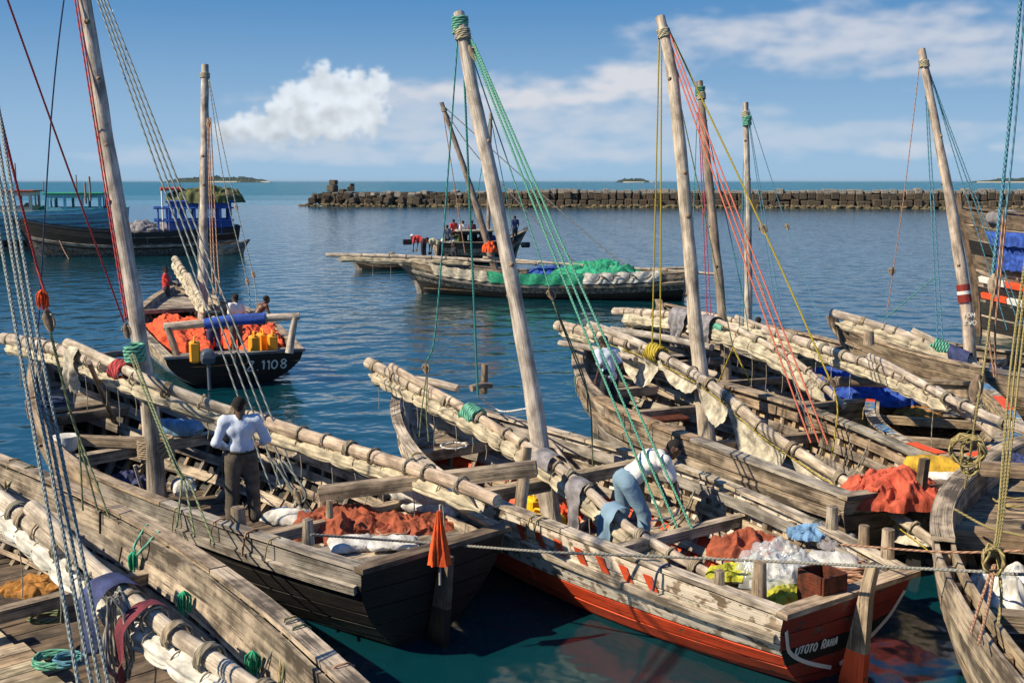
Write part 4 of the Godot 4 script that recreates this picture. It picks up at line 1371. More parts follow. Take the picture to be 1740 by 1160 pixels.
func boats() -> void:
	var W := ["wood", "wood", "wood", "wood", "wood", "wood"]
	# --- A, nearest on the left
	var a := dhow("dhow", "weathered empty grey dhow nearest the camera at bottom left", {bow = Vector2(-10.3, -16.5), stern = Vector2(-1.15, -6.6), beam = 3.4, hb = 1.9, hm = 1.3, hs = 1.55, d = 0.5, tw = 0.36, strakes = W, fore = 0.2, aft = 0.96, beams = [[0.56, -0.45, 0.0, 0.16]], stringers = [[0.835, 0.985], [0.69, 0.828], [0.575, 0.68], [0.47, 0.53], [0.4, 0.44]], cap = 0.16, floor = 0.3, rib = 0.36})
	BT["A"] = a
	deck(a, a.hull, "wood_pale", Color(0.95, 0.85, 0.72), 0.4, 0.8, 0.0, 0.24, "deck_board", 0.62, -0.1)
	yard(a, [Vector3(-7.96, 2.03, -14.12), Vector3(-5.51, 1.9, -11.47), Vector3(-4.49, 1.82, -10.36), Vector3(-3.69, 1.72, -9.49), Vector3(-2.81, 1.67, -8.55), Vector3(-1.91, 1.66, -7.57), Vector3(-1.21, 1.64, -6.81)], 0.125, 0.1, {sail = {a = 0.0, b = 0.93, r = 0.115, drop = 0.17, side = -0.08, pinch = 0.5, col = Color(1, 1, 0.97), mat = "canvas_white"}, poles = [[0.0, 0.55, 0.0], [0.47, 1.0, 1.0]], gap = 0.5})
	bolt_rope(a, [Vector3(-5.51, 1.9, -11.47), Vector3(-4.49, 1.82, -10.36), Vector3(-3.69, 1.72, -9.49), Vector3(-2.81, 1.67, -8.55), Vector3(-1.91, 1.66, -7.57)], 0.13, 0.13, 0.022, "rope_green")
	var tops := [Vector3(-5.24, 7.35, -10.91), Vector3(-5.18, 7.35, -10.91), Vector3(-5.13, 7.35, -10.91), Vector3(-5.31, 7.12, -10.88)]
	var mids := [Vector3(-3.88, 4.52, -8.58), Vector3(-3.84, 4.52, -8.58), Vector3(-3.79, 4.52, -8.58), Vector3(-3.95, 4.52, -8.58)]
	var ends := [Vector3(-2.82, 1.88, -6.98), Vector3(-2.8, 1.84, -7.07), Vector3(-2.78, 1.79, -7.17), Vector3(-2.83, 1.97, -6.79)]
	for i in 4:
		rope(a, [tops[i], mids[i], ends[i]], 0.0145, "rope_slate", 0.0, "stay", true)
	rope(a, [Vector3(-5.78, 6.81, -12.35), Vector3(-5.62, 4.29, -12.99)], 0.016, "rope_red", 0.05, "stay", true)
	rope(a, [Vector3(-5.62, 4.29, -12.99), Vector3(-5.48, 3.84, -12.92)], 0.016, "rope_red", 0.0, "stay")
	block(a, Vector3(-5.48, 3.67, -12.9), Vector3(0.15, -1, 0), 0.19, "spar_dark")
	for q in [[Vector3(-5.47, 3.53, -12.88), Vector3(-5.31, 2.56, -12.94), Vector3(-5.25, 2.22, -12.99), Vector3(-5.01, 1.36, -12.85)], [Vector3(-5.47, 3.53, -12.88), Vector3(-5.31, 2.56, -12.94), Vector3(-5.25, 2.22, -12.99), Vector3(-5.19, 1.36, -12.85)], [Vector3(-5.46, 3.53, -12.88), Vector3(-5.3, 2.56, -12.94), Vector3(-5.23, 2.22, -12.99), Vector3(-4.77, 1.36, -12.57)]]:
		rope(a, q, 0.013, "rope_olive", 0.0, "lanyard")
	for q in [[a.root.transform * (a.hp(0.54, 1.0, 1.0) + Vector3(-0.1, 0.08, 0)), a.root.transform * (a.hp(0.545, 0.93, 1.0) + Vector3(-0.3, 0, 0)), a.root.transform * (a.hp(0.55, 0.88, 1.0) + Vector3(-0.3, 0, 0))], [a.root.transform * (a.hp(0.565, 1.0, 1.0) + Vector3(-0.1, 0.08, 0)), a.root.transform * (a.hp(0.56, 0.93, 1.0) + Vector3(-0.3, 0, 0)), a.root.transform * (a.hp(0.55, 0.88, 1.0) + Vector3(-0.3, 0, 0))]]:
		rope(a, q, 0.016, "rope_green", 0.0, "rope_end")
	for q in [a.root.transform * (a.hp(0.55, 0.86, 1.0) + Vector3(-0.32, 0, 0)), a.root.transform * (a.hp(0.66, 0.84, 1.0) + Vector3(-0.32, 0, 0)), a.root.transform * (a.hp(0.8, 0.84, 1.0) + Vector3(-0.32, 0, 0)), Vector3(-5.52, 3.94, -12.84)]:
		var m2 := MB.new()
		for f in 26:
			var fx := rng.randf_range(-0.045, 0.045); var fz := rng.randf_range(-0.04, 0.04)
			var q0: Vector3 = a.inv * q + Vector3(0, 0.1, 0)
			tube(m2, smooth_path([q0, q0 + Vector3(fx * 1.3, -0.05, fz * 1.3), q0 + Vector3(fx * 1.5, -0.13, fz), q0 + Vector3(fx * 1.1, rng.randf_range(-0.25, -0.16), fz)], 0.05), 0.008, 4, tone(Color(1, 1, 1)), 4.0)
		part("frayed_tuft", m2, "net_green" if q.y < 3.5 else "flag_orange", a.root)
	# --- B, left middle, black stern
	var K := ["tar", "tar", "tar", "tar", "tar", "wood"]
	var b := dhow("dhow", "long dhow with black tarred stern and man in blue shirt aboard", {bow = Vector2(-8.65, -20.4), stern = Vector2(-0.95, -12.2), beam = 3.3, hb = 2.1, hm = 1.15, hs = 1.12, d = 0.5, tw = 0.64, strakes = K, transom = ["tar", "tar", "tar", "tar", "tar"], tailmat = "wood_dark", fore = 0.13, fore_drop = 0.4, aft = 0.89, aft_drop = 0.16, rub = 0.84, beams = [[0.14, -0.45, 0.0, 0.2], [0.36, -0.2, 0.02, 0.2], [0.84, -0.1, 0.0, 0.16]], cap = 0.13})
	BT["B"] = b
	mast(b, [Vector3(-5.77, -0.33, -17.33), Vector3(-5.85, 1.42, -17.42), Vector3(-6, 2.55, -17.58), Vector3(-6.33, 4.43, -17.93), Vector3(-6.53, 5.38, -18.14), Vector3(-6.77, 6.66, -18.39), Vector3(-7.02, 8.25, -18.67), Vector3(-7.3, 9.7, -18.96)], 0.155, 0.105)
	post(b, Vector3(-5.61, 0.23, -16.8), 1.75, 0.13, Vector3(0, 0, -0.1), "mast_partner")
	ring(b.root, b.inv * Vector3(-5.67, 1.12, -17.05), UPV, 0.26, 0.02, 8, "rope_pale", Color(0.4, 0.32, 0.22))
	yard(b, [Vector3(-9.95, 2.26, -21.27), Vector3(-8.2, 2.35, -19.41), Vector3(-6.73, 2.31, -17.84), Vector3(-5.62, 2.23, -16.66), Vector3(-4.86, 2, -16.51), Vector3(-4.02, 1.77, -16.34), Vector3(-2.17, 1.66, -14.67), Vector3(-0.95, 1.7, -13.22), Vector3(-0.17, 1.66, -12.25)], 0.12, 0.1, {sail = {a = 0.02, b = 0.985, r = 0.11, drop = 0.2, side = -0.03, pinch = 0.66}, poles = [[0.0, 0.35, 0.0], [0.24, 0.7, 1.0], [0.6, 1.0, 0.0]]})
	ring(b.root, b.inv * Vector3(-6.24, 2.3, -17.32), (b.inv.basis * (Vector3(-5.62, 2.23, -16.66) - Vector3(-6.73, 2.31, -17.84))).normalized(), 0.13, 0.035, 6, "rope_red", Color(1, 1, 1))
	ring(b.root, b.inv * Vector3(-6.02, 2.59, -17.31), UPV, 0.13, 0.03, 5, "rope_green", Color(1, 1, 1))
	for q in [[Vector3(-7.39, 9.64, -19.13), Vector3(-3.55, 0.76, -15.77)], [Vector3(-7.34, 9.63, -19.08), Vector3(-3.39, 0.83, -15.68)], [Vector3(-7.29, 9.62, -19.02), Vector3(-3.25, 0.9, -15.6)], [Vector3(-7.22, 9.6, -18.95), Vector3(-3.13, 0.98, -15.54)]]:
		rope(b, q, 0.016, "rope_slate" if q[0].x < -7.2 else "rope_teal", 0.03, "stay")
	for q in [[Vector3(-3.45, 1.19, -15.66), Vector3(-3.14, 0.69, -15.55), Vector3(-3.35, 0.42, -15.85)], [Vector3(-3.33, 1.31, -15.54), Vector3(-2.97, 0.83, -15.38), Vector3(-3.21, 0.56, -15.71)], [Vector3(-3.5, 1.27, -15.72), Vector3(-3.08, 0.55, -15.57)]]:
		rope(b, q, 0.018, "rope_slate", 0.0, "tackle")
	block(b, Vector3(-3.13, 0.76, -15.55), Vector3(0.3, -1, 0.1), 0.17)
	for q in [[Vector3(-7.44, 9.61, -18.97), Vector3(-6.1, 3.12, -17.22)], [Vector3(-7.36, 9.59, -18.88), Vector3(-6.06, 3.12, -17.2)], [Vector3(-6.37, 8.52, -13.61), Vector3(-6.15, 3.09, -17.27)]]:
		rope(b, q, 0.014, "rope_red", 0.02, "stay", q[0].z > -15.0)
	block(b, Vector3(-6.08, 2.97, -17.18), Vector3(0.1, -1, 0), 0.17, "spar_dark")
	rope(b, [Vector3(-6.81, 9.06, -17.73), Vector3(-7.37, 6.49, -17.96), Vector3(-8.46, 2.28, -19.32)], 0.012, "rope_navy", 0.0, "stay")
	for q in [[Vector3(-5.92, 2.65, -16.91), Vector3(-4.15, 1.83, -13.24), Vector3(-3.96, 1.72, -13.02), Vector3(-3.27, 1.36, -11.61)], [Vector3(-5.86, 2.63, -16.85), Vector3(-4.18, 1.83, -13.24), Vector3(-4, 1.73, -12.92), Vector3(-3.87, 1.36, -12.23)], [Vector3(-5.98, 2.61, -16.97), Vector3(-4.09, 1.81, -13.03), Vector3(-3.97, 1.73, -12.92), Vector3(-3.56, 1.36, -11.87)]]:
		rope(b, q, 0.014, "rope_olive", 0.0, "lanyard")
	beam_between(b, Vector3(-2.45, 1.35, -13.64), Vector3(0.31, 1.75, -13.39), 0.2, 0.17)
	post(b, Vector3(-2.48, 0.75, -13.88), 0.62, 0.085, Vector3(0.05, 0, 0))
	post(b, Vector3(-2.25, 1.2, -13.08), 0.22, 0.045, Vector3.ZERO, "pin")
	post(b, Vector3(0.08, 0.7, -14.03), 1.1, 0.09, Vector3(0.25, 0, -0.1))
	post(b, Vector3(-2.36, 1.15, -12.23), 0.3, 0.07, Vector3.ZERO, "bitt")
	post(b, Vector3(-3.35, 1.05, -12.96), 0.32, 0.1, Vector3.ZERO, "bitt")
	spar_between(b, Vector3(-7.54, 0.4, -20.68), Vector3(-6.6, 2.51, -16.9), 0.05, "spar_dark", "pole")
	spar_between(b, Vector3(-5.44, 0.25, -15.96), Vector3(-5.57, 1.16, -15.77), 0.028, "spar", "oar")
	spar_between(b, Vector3(-7.95, 2, -20.36), Vector3(-7.48, 1.95, -21.4), 0.07, "spar_dark", "cathead")
	beam_between(b, Vector3(-7.68, 1.2, -17.3), Vector3(-5.79, 1.2, -17.02), 0.16, 0.15)
	rudder(b, -0.02, ["tar", "wood_dark"])
	# --- C, red stern
	var CS := ["dark_red_paint", "red_paint", "red_paint", "chalk_paint", "chalk_paint", "chalk_paint"]
	var c := dhow("dhow", "bleached dhow with red painted stern lettered in white", {bow = Vector2(-1.66, -18.5), stern = Vector2(3.5, -11.2), beam = 3.3, hb = 1.62, hm = 1.18, hs = 0.98, d = 0.45, tw = 0.64, strakes = CS, transom = ["dark_red_paint", "dark_red_paint", "tar", "dark_red_paint", "dark_red_paint"], fore = 0.13, fore_drop = 0.4, aft = 0.85, aft_drop = 0.2, rub = 0.79, rubmat = "wood_pale", beams = [[0.14, -0.44, 0.0, 0.2], [0.46, -0.08, 0.03, 0.2], [0.7, -0.3, 0.0, 0.15]], cap = 0.14, capmat = "wood_pale", tone = Color(1.05, 1.0, 0.95)})
	BT["C"] = c
	mast(c, [Vector3(0.58, 0.4, -15.33), Vector3(0.36, 1.81, -15.64), Vector3(0.2, 2.82, -15.87), Vector3(-0.07, 4.16, -16.25), Vector3(-0.31, 5.37, -16.59), Vector3(-0.6, 6.69, -16.99), Vector3(-0.81, 7.84, -17.29)], 0.14, 0.09)
	yard(c, [Vector3(-2.55, 2.12, -19.23), Vector3(-1.66, 1.94, -17.99), Vector3(-0.63, 1.78, -16.53), Vector3(0.41, 1.48, -15.05), Vector3(1.02, 1.22, -14.19), Vector3(1.43, 0.96, -13.6), Vector3(1.94, 0.81, -12.89), Vector3(2.5, 0.72, -12.09)], 0.1, 0.075, {sail = {a = 0.02, b = 0.92, r = 0.125, drop = 0.18, side = -0.06, pinch = 0.42}, poles = [[0.0, 0.3, 0.0], [0.1, 0.62, 1.0], [0.55, 1.0, 0.0]], gap = 0.5})
	spar_between(c, Vector3(-1.78, 2, -18.2), Vector3(-0.88, 1.95, -17.67), 0.085, "spar", "pole")
	ring(c.root, c.inv * Vector3(-0.6, 1.76, -16.49), (c.inv.basis * (Vector3(0.41, 1.48, -15.05) - Vector3(-0.63, 1.78, -16.53))).normalized(), 0.12, 0.03, 6, "rope_green", Color(1, 1, 1.1))
	for q in [[Vector3(-0.68, 7.49, -17.2), Vector3(1.99, 0.85, -13.68)], [Vector3(-0.62, 7.43, -17.12), Vector3(2.14, 0.86, -13.65)], [Vector3(-0.57, 7.35, -17.04), Vector3(2.31, 0.89, -13.58)]]:
		rope(c, q, 0.0175, "rope_green", 0.06, "stay", true)
	block(c, Vector3(-0.6, 7.22, -17.08), Vector3(0.4, -1, 0), 0.17)
	ring(c.root, c.inv * Vector3(-0.79, 7.66, -17.27), UPV, 0.1, 0.02, 7, "rope_green", Color(1, 1, 1))
	rope(c, [Vector3(-0.81, 7.64, -17.22), Vector3(-1.19, 3.17, -17.23), Vector3(-1.37, 2.46, -17.39)], 0.014, "rope_teal", 0.0, "stay")
	block(c, Vector3(-1.38, 2.33, -17.41), Vector3(0, -1, 0), 0.13, "spar_dark")
	for q in [[Vector3(-1.38, 2.19, -17.41), Vector3(-1.46, 1.62, -17.35), Vector3(-1.49, 1.22, -17.22)], [Vector3(-1.36, 2.2, -17.38), Vector3(-1.37, 1.65, -17.23), Vector3(-1.32, 1.23, -16.98)]]:
		rope(c, q, 0.01, "rope_olive", 0.0, "lanyard")
	rope(c, [Vector3(-0.76, 7.6, -17.31), Vector3(-0.56, 1.82, -17.72)], 0.018, "rope_teal", 0.02, "stay", true)
	rope(c, [Vector3(-0.72, 7.51, -17.35), Vector3(0.36, 4.35, -16.85), Vector3(0.58, 3.67, -16.71)], 0.01, "rope_green", 0.0, "stay")
	block(c, Vector3(0.6, 3.6, -16.69), Vector3(0.3, -1, 0), 0.14, "spar_dark")
	for q in [[Vector3(0.62, 3.49, -16.66), Vector3(1.05, 2.39, -16.32), Vector3(1.18, 1.95, -16.22), Vector3(1.23, 0.95, -16.23)], [Vector3(0.63, 3.49, -16.65), Vector3(1.08, 2.39, -16.27), Vector3(1.15, 1.86, -16.25)]]:
		rope(c, q, 0.011, "rope_olive", 0.0, "lanyard")
	rope(c, [Vector3(-0.56, 1.82, -17.72), Vector3(-0.2, 1.5, -18.03), Vector3(0.3, 1.99, -15.93)], 0.014, "rope_pale", 0.0, "rope")
	post(c, Vector3(-0.52, 1.45, -19.84), 0.55, 0.07, Vector3(0.0, 0, 0.05))
	post(c, Vector3(-1.73, 1.55, -19.32), 0.3, 0.09, Vector3.ZERO, "stem_head")
	spar_between(c, Vector3(-0.71, 1.75, -18.72), Vector3(-0.36, 1.75, -19), 0.06, "spar_dark", "pin_rail")
	spar_between(c, Vector3(1.11, 0.9, -14.85), Vector3(0.53, 1.2, -17.72), 0.035, "spar", "oar")
	for q in [[Vector3(2.59, 0.95, -11.02), 0.42, 0.08], [Vector3(2.19, 1.02, -11.12), 0.22, 0.06], [Vector3(4.27, 0.9, -12.02), 0.5, 0.08], [Vector3(4.12, 0.9, -12.4), 0.42, 0.07], [Vector3(3.89, 0.95, -12.9), 0.45, 0.08]]:
		post(c, q[0], q[1], q[2], Vector3.ZERO, "bitt")
	rudder(c, 0.42, ["red_paint", "wood"], 0.2)
	# lettering and painted border on the stern
	var e := c.hp(1.0, 0.6, 1.0)
	var tr := Transform3D(Basis().rotated(Vector3.RIGHT, 0.25), Vector3(-0.74, e.y - 0.02, e.z + 0.012))
	paint_text("UTOTO RAHA", 0.1, tr, c.hull, "white_letters", 0.075, e.x, 0.62)
	for s in [-1.0, 1.0]:
		var mb := MB.new()
		var pts := []
		for i in 9:
			var f := i / 8.0
			var vv := lerpf(0.86, 0.3, pow(f, 0.45))
			var q := c.hp(1.0, vv, 1.0)
			var xx := (q.x - 0.06) * (1.0 - 0.86 * pow(f, 1.6))
			pts.append(Vector3(xx * s, q.y, q.z + 0.012 + 0.07 * (1.0 - pow(xx / q.x, 2.0))))
		var sp := smooth_path(pts, 0.08)
		var secs := []
		for i in sp.size():
			var dd := (sp[mini(i + 1, sp.size() - 1)] - sp[maxi(i - 1, 0)]).normalized()
			var pr := dd.cross(Vector3(0, 0, 1)).normalized() * 0.022
			secs.append([sp[i] - pr, sp[i] + pr, sp[i] + pr + Vector3(0, 0, 0.006), sp[i] - pr + Vector3(0, 0, 0.006)])
		loft(mb, secs, Color(1, 1, 1))
		part("painted_border", mb, "white_letters", c.hull)
	# faded red name marks along the port bulwark
	for i in 7:
		var t := 0.60 + i * 0.038
		var mb := MB.new()
		var secs := []
		for k in 3:
			var v := lerpf(0.83, 0.945, k / 2.0)
			var n := c.nrm(t, v, -1.0)
			var p0 := c.hp(t - 0.005 * k, v, -1.0) + n * 0.012; var p1 := c.hp(t + 0.013 - 0.005 * k, v, -1.0) + n * 0.012
			secs.append([p0, p1, p1 + n * 0.003, p0 + n * 0.003])
		loft(mb, secs, tone(Color(0.8, 0.8, 0.8)))
		part("painted_mark", mb, "red_paint", c.hull)
	# --- D
	var d := dhow("dhow", "dhow with loose cream sail swags and heap of red cloth", {bow = Vector2(1.71, -23.2), stern = Vector2(5.4, -14.7), beam = 3.3, hb = 1.7, hm = 1.3, hs = 1.12, d = 0.5, tw = 0.68, strakes = ["tar", "wood_dark", "wood", "wood", "wood", "wood"], transom = ["tar", "wood_dark", "wood_dark", "wood_dark", "wood"], fore = 0.14, fore_drop = 0.38, aft = 0.88, aft_drop = 0.25, rub = 0.8, beams = [[0.15, -0.42, 0.0, 0.2], [0.37, -0.25, 0.0, 0.18], [0.62, -0.3, 0.0, 0.18]], tone = Color(0.92, 0.88, 0.84)})
	BT["D"] = d
	mast(d, [Vector3(3.53, 0.21, -19), Vector3(3.34, 2.26, -19.45), Vector3(3.2, 3.92, -19.76), Vector3(3.05, 5.8, -20.12), Vector3(2.91, 7.18, -20.44), Vector3(2.73, 8.29, -20.84)], 0.15, 0.09)
	post(d, Vector3(3.58, 0.18, -19.53), 1.6, 0.11, Vector3.ZERO, "mast_partner")
	yard(d, [Vector3(1.01, 2.15, -24.05), Vector3(2, 2.19, -21.77), Vector3(2.64, 2.12, -20.3), Vector3(3.35, 1.89, -18.67), Vector3(4.03, 1.39, -17.11), Vector3(4.6, 1.11, -15.78), Vector3(5.1, 0.89, -14.64), Vector3(5.56, 0.61, -13.58)], 0.12, 0.085, {sail = {a = 0.02, b = 0.16, r = 0.1, drop = 0.16, side = -0.03}, poles = [[0.0, 0.3, 0.0], [0.14, 0.68, 1.0], [0.6, 1.0, 0.0]], gap = 0.55})
	spar_between(d, Vector3(1.04, 1.85, -23.48), Vector3(2.36, 1.94, -20.7), 0.07, "spar", "pole")
	var swags := [[Vector3(2.11, 2.12, -21.4), Vector3(2.73, 2.04, -19.97), 0.62], [Vector3(2.71, 2.04, -20.01), Vector3(3.26, 1.85, -18.74), 0.3], [Vector3(3.23, 1.86, -18.81), Vector3(3.62, 1.62, -17.93), 0.5], [Vector3(3.61, 1.6, -17.96), Vector3(4.25, 1.28, -16.48), 0.75], [Vector3(4.24, 1.27, -16.5), Vector3(4.71, 1.01, -15.4), 0.34], [Vector3(4.71, 1.01, -15.42), Vector3(5.43, 0.65, -13.76), 0.24]]
	for i in swags.size():
		part("sail_fold", swag_mesh(d.inv * swags[i][0], d.inv * swags[i][1], swags[i][2], 5 + i, 0.16), "canvas", d.root)
	bolt_rope(d, [Vector3(2, 2.19, -21.77), Vector3(2.64, 2.12, -20.3), Vector3(3.35, 1.89, -18.67), Vector3(4.03, 1.39, -17.11), Vector3(4.6, 1.11, -15.78), Vector3(5.1, 0.89, -14.64), Vector3(5.49, 0.65, -13.73)], 0.13, -0.03, 0.009, "rope_yellow")
	ring(d.root, d.inv * Vector3(2.68, 2.14, -20.21), (d.inv.basis * (Vector3(3.35, 1.89, -18.67) - Vector3(2.64, 2.12, -20.3))).normalized(), 0.13, 0.03, 7, "rope_yellow", Color(1, 1, 1))
	for q in [[Vector3(2.72, 8.12, -20.87), Vector3(2.62, 2.29, -20.31)], [Vector3(2.75, 8.11, -20.81), Vector3(2.74, 2.27, -20.08)]]:
		rope(d, q, 0.014, "rope_yellow", 0.0, "halyard", true)
	for q in [[Vector3(2.79, 8.01, -20.83), Vector3(4.8, 1.15, -17.22)], [Vector3(2.83, 8, -20.74), Vector3(4.92, 1.16, -17.19)], [Vector3(2.88, 7.95, -20.62), Vector3(5.05, 1.14, -17.13)]]:
		rope(d, q, 0.0145, "rope_pink", 0.05, "stay", true)
	block(d, Vector3(2.82, 8.03, -20.77), Vector3(0.3, -1, 0), 0.16, "rust_metal")
	rope(d, [Vector3(2.79, 8.25, -20.84), Vector3(4.36, 4.47, -19.11), Vector3(5.29, 1.92, -17.72)], 0.017, "rope_yellow", 0.0, "stay", true)
	rope(d, [Vector3(5.29, 1.92, -17.72), Vector3(5.33, 1.57, -17.62), Vector3(5.25, 0.87, -17.55)], 0.014, "rope_yellow", 0.0, "stay")
	block(d, Vector3(4.35, 4.49, -19.12), Vector3(0.4, -1, 0), 0.15)
	block(d, Vector3(5.27, 2.03, -17.75), Vector3(0.4, -1, 0), 0.15, "spar_dark")
	rope(d, [Vector3(2.8, 8.06, -20.81), Vector3(3.75, 3.78, -20.25), Vector3(4.11, 2.25, -20.19)], 0.011, "rope_olive", 0.0, "stay")
	for q in [[Vector3(4.11, 2.25, -20.19), Vector3(3.97, 1.5, -20.75)], [Vector3(4.11, 2.25, -20.19), Vector3(4.41, 1.62, -19.99)]]:
		rope(d, q, 0.016, "rope_yellow", 0.0, "lanyard")
	rope(d, [Vector3(4.24, 3.68, -18.89), Vector3(4.96, 1.27, -17.98)], 0.012, "rope_slate", 0.0, "stay")
	spar_between(d, Vector3(4.64, 0.5, -17.72), Vector3(3.81, 0.8, -18.55), 0.03, "spar", "oar")
	rudder(d, 0.5, ["tar", "wood_dark"], 0.1)
	# --- E
	var e2 := dhow("dhow", "dhow with blue tarpaulin over its stern behind the yellow ropes", {bow = Vector2(3.4, -28.8), stern = Vector2(6.5, -21.2), beam = 2.9, hb = 1.5, hm = 1.05, hs = 1.0, d = 0.5, tw = 0.7, strakes = W, fore = 0.2, aft = 0.86, beams = [[0.3, -0.2, 0.0, 0.16], [0.6, -0.2, 0.0, 0.16]], tone = Color(0.95, 0.9, 0.84)})
	BT["E"] = e2
	mast(e2, [Vector3(4.98, 0.57, -24.93), Vector3(4.8, 2.98, -25.38), Vector3(4.62, 5, -25.82), Vector3(4.4, 7.62, -26.36)], 0.12, 0.08, "spar_dark")
	yard(e2, [Vector3(2.8, 1.8, -29.73), Vector3(4.03, 2.04, -26.72), Vector3(5.09, 1.96, -24.13), Vector3(5.82, 1.65, -22.35), Vector3(6.43, 1, -20.85)], 0.11, 0.085, {sail = {a = 0.06, b = 0.95, r = 0.18, drop = 0.24, side = -0.05, pinch = 0.55}, gap = 0.6})
	spar_between(e2, Vector3(2.66, 1.39, -29.02), Vector3(4.54, 1.57, -24.68), 0.1, "spar", "pole")
	spar_between(e2, Vector3(6, 1.11, -23.49), Vector3(6.67, 1.26, -22.1), 0.1, "spar_dark", "pole")
	ring(e2.root, e2.inv * Vector3(4.77, 1.95, -24.9), (e2.inv.basis * (Vector3(5.09, 1.96, -24.13) - Vector3(4.03, 2.04, -26.72))).normalized(), 0.12, 0.03, 7, "rope_green", Color(1.4, 1.4, 1.4))
	for q in [[Vector3(4.39, 6.98, -26.38), Vector3(4.56, 2.08, -25.44)], [Vector3(4.41, 6.98, -26.33), Vector3(4.62, 2.06, -25.27)]]:
		rope(e2, q, 0.013, "rope_magenta", 0.0, "halyard")
	for q in [[Vector3(4.37, 6.92, -26.42), Vector3(4.17, 2.13, -25.59)], [Vector3(4.43, 7.18, -26.27), Vector3(5.38, 2.69, -25.53), Vector3(5.56, 1.33, -25.35)]]:
		rope(e2, q, 0.01, "rope_teal", 0.0, "stay")
	ring(e2.root, e2.inv * Vector3(4.41, 7.39, -26.32), UPV, 0.09, 0.02, 6, "rope_green", Color(0.7, 0.7, 0.7))
	# --- F, painted rail
	var f := dhow("dhow", "small dhow with rail striped blue white and red", {bow = Vector2(6.8, -16.4), stern = Vector2(9, -23.2), beam = 2.6, hb = 1.12, hm = 1.0, hs = 1.0, d = 0.4, tw = 0.8, rb = 0.5, strakes = ["tar", "wood", "wood", "wood", "tar"], fore = 0.16, aft = 0.75, aft_drop = 0.3, beams = [[0.3, -0.18, 0.0, 0.16], [0.55, -0.18, 0.0, 0.16]], tone = Color(1.0, 0.92, 0.82)})
	BT["F"] = f
	var cols := ["red_paint", "white_paint", "blue_paint", "tar", "white_paint", "blue_paint", "red_paint", "red_paint", "white_paint", "blue_paint"]
	for i in cols.size():
		for s in [-1.0, 1.0]:
			var mb := MB.new()
			var secs := []
			for k in 3:
				var t := 0.03 + (i + k * 0.5) * 0.095
				var p := f.hp(t, 1.0, s); var n := f.nrm(t, 0.95, s); n.y = 0; n = n.normalized()
				var y := Vector3(0, 0.074, 0)
				secs.append([p + n * 0.05 + y, p - n * 0.13 + y, p - n * 0.13 + y + Vector3(0, 0.012, 0), p + n * 0.05 + y + Vector3(0, 0.012, 0)])
			loft(mb, secs, Color(1.3, 1.3, 1.3), Vector2(rng.randf(), rng.randf()))
			part("painted_band", mb, cols[i], f.hull)
	yard(f, [Vector3(5.52, 2.1, -23.76), Vector3(6.22, 2, -21.69), Vector3(6.83, 1.9, -19.34), Vector3(7.03, 1.85, -16.73), Vector3(7.29, 1.8, -14.95)], 0.1, 0.09, {sail = {a = 0.02, b = 0.75, r = 0.12, drop = 0.2, side = 0.0, pinch = 0.6}, gap = 0.6})
	spar_between(f, Vector3(6.38, 1.4, -21.31), Vector3(7.69, 1.5, -20.34), 0.11, "spar_dark", "pole")
	spar_between(f, Vector3(7.54, 1.6, -19.23), Vector3(7.18, 1.6, -15.8), 0.12, "spar", "pole")
	# --- G
	var g := dhow("dhow", "low dhow moored farthest out behind the row, man's head showing", {bow = Vector2(5.2, -36.5), stern = Vector2(8.4, -29.2), beam = 2.8, hb = 1.2, hm = 0.85, hs = 0.85, d = 0.5, tw = 0.7, strakes = W, fore = 0.2, aft = 0.85, beams = [[0.3, -0.2, 0.0, 0.16]], tone = Color(0.9, 0.85, 0.8)})
	BT["G"] = g
	mast(g, [Vector3(7.04, 0.24, -32.31), Vector3(6.95, 4.07, -32.52), Vector3(6.83, 7.58, -32.79)], 0.13, 0.085)
	yard(g, [Vector3(5.37, 1.12, -35.61), Vector3(6.44, 1.19, -33.17), Vector3(7.59, 1.05, -30.54), Vector3(8.58, 0.87, -28.29)], 0.09, 0.08, {sail = {a = 0.1, b = 0.9, r = 0.11, drop = 0.16, pinch = 0.6}})
	for q in [[Vector3(6.88, 7.22, -32.67), Vector3(7.75, 1.35, -31.93)], [Vector3(6.89, 7.22, -32.64), Vector3(7.93, 1.02, -31.77)], [Vector3(6.82, 7.23, -32.8), Vector3(6.73, 1.04, -32.27)], [Vector3(6.85, 7.22, -32.75), Vector3(6.8, 1.06, -32.11)], [Vector3(6.9, 7.38, -32.62), Vector3(8.04, 3.99, -32.25), Vector3(8.83, 1.35, -31.22)]]:
		rope(g, q, 0.012, "rope_blue", 0.0, "stay")
	block(g, Vector3(8.04, 3.99, -32.25), Vector3(0.4, -1, 0), 0.14)
	ring(g.root, g.inv * Vector3(6.87, 7.05, -32.69), UPV, 0.1, 0.025, 6, "rope_green", Color(1, 1, 1))
	# --- H
	var h := dhow("dhow", "dhow whose mast carries white painted bands and marks", {bow = Vector2(8.5, -27), stern = Vector2(17, -20.5), beam = 3.4, hb = 1.75, hm = 1.15, hs = 1.2, d = 0.5, tw = 0.8, strakes = ["tar", "wood_dark", "wood", "wood", "wood", "wood"], fore = 0.2, aft = 0.85, beams = [[0.3, -0.2, 0.0, 0.16], [0.5, -0.2, 0.0, 0.16]], tone = Color(0.92, 0.87, 0.82)})
	BT["H"] = h
	mast(h, [Vector3(10.76, 0.51, -25.27), Vector3(10.57, 2.43, -25.42), Vector3(10.25, 4.46, -25.67), Vector3(9.84, 6.62, -25.98), Vector3(9.51, 8.34, -26.23)], 0.15, 0.085)
	var bandp := [h.inv * Vector3(10.55, 2.52, -25.43), h.inv * Vector3(10.52, 2.7, -25.45), h.inv * Vector3(10.51, 2.78, -25.46), h.inv * Vector3(10.49, 2.93, -25.48)]
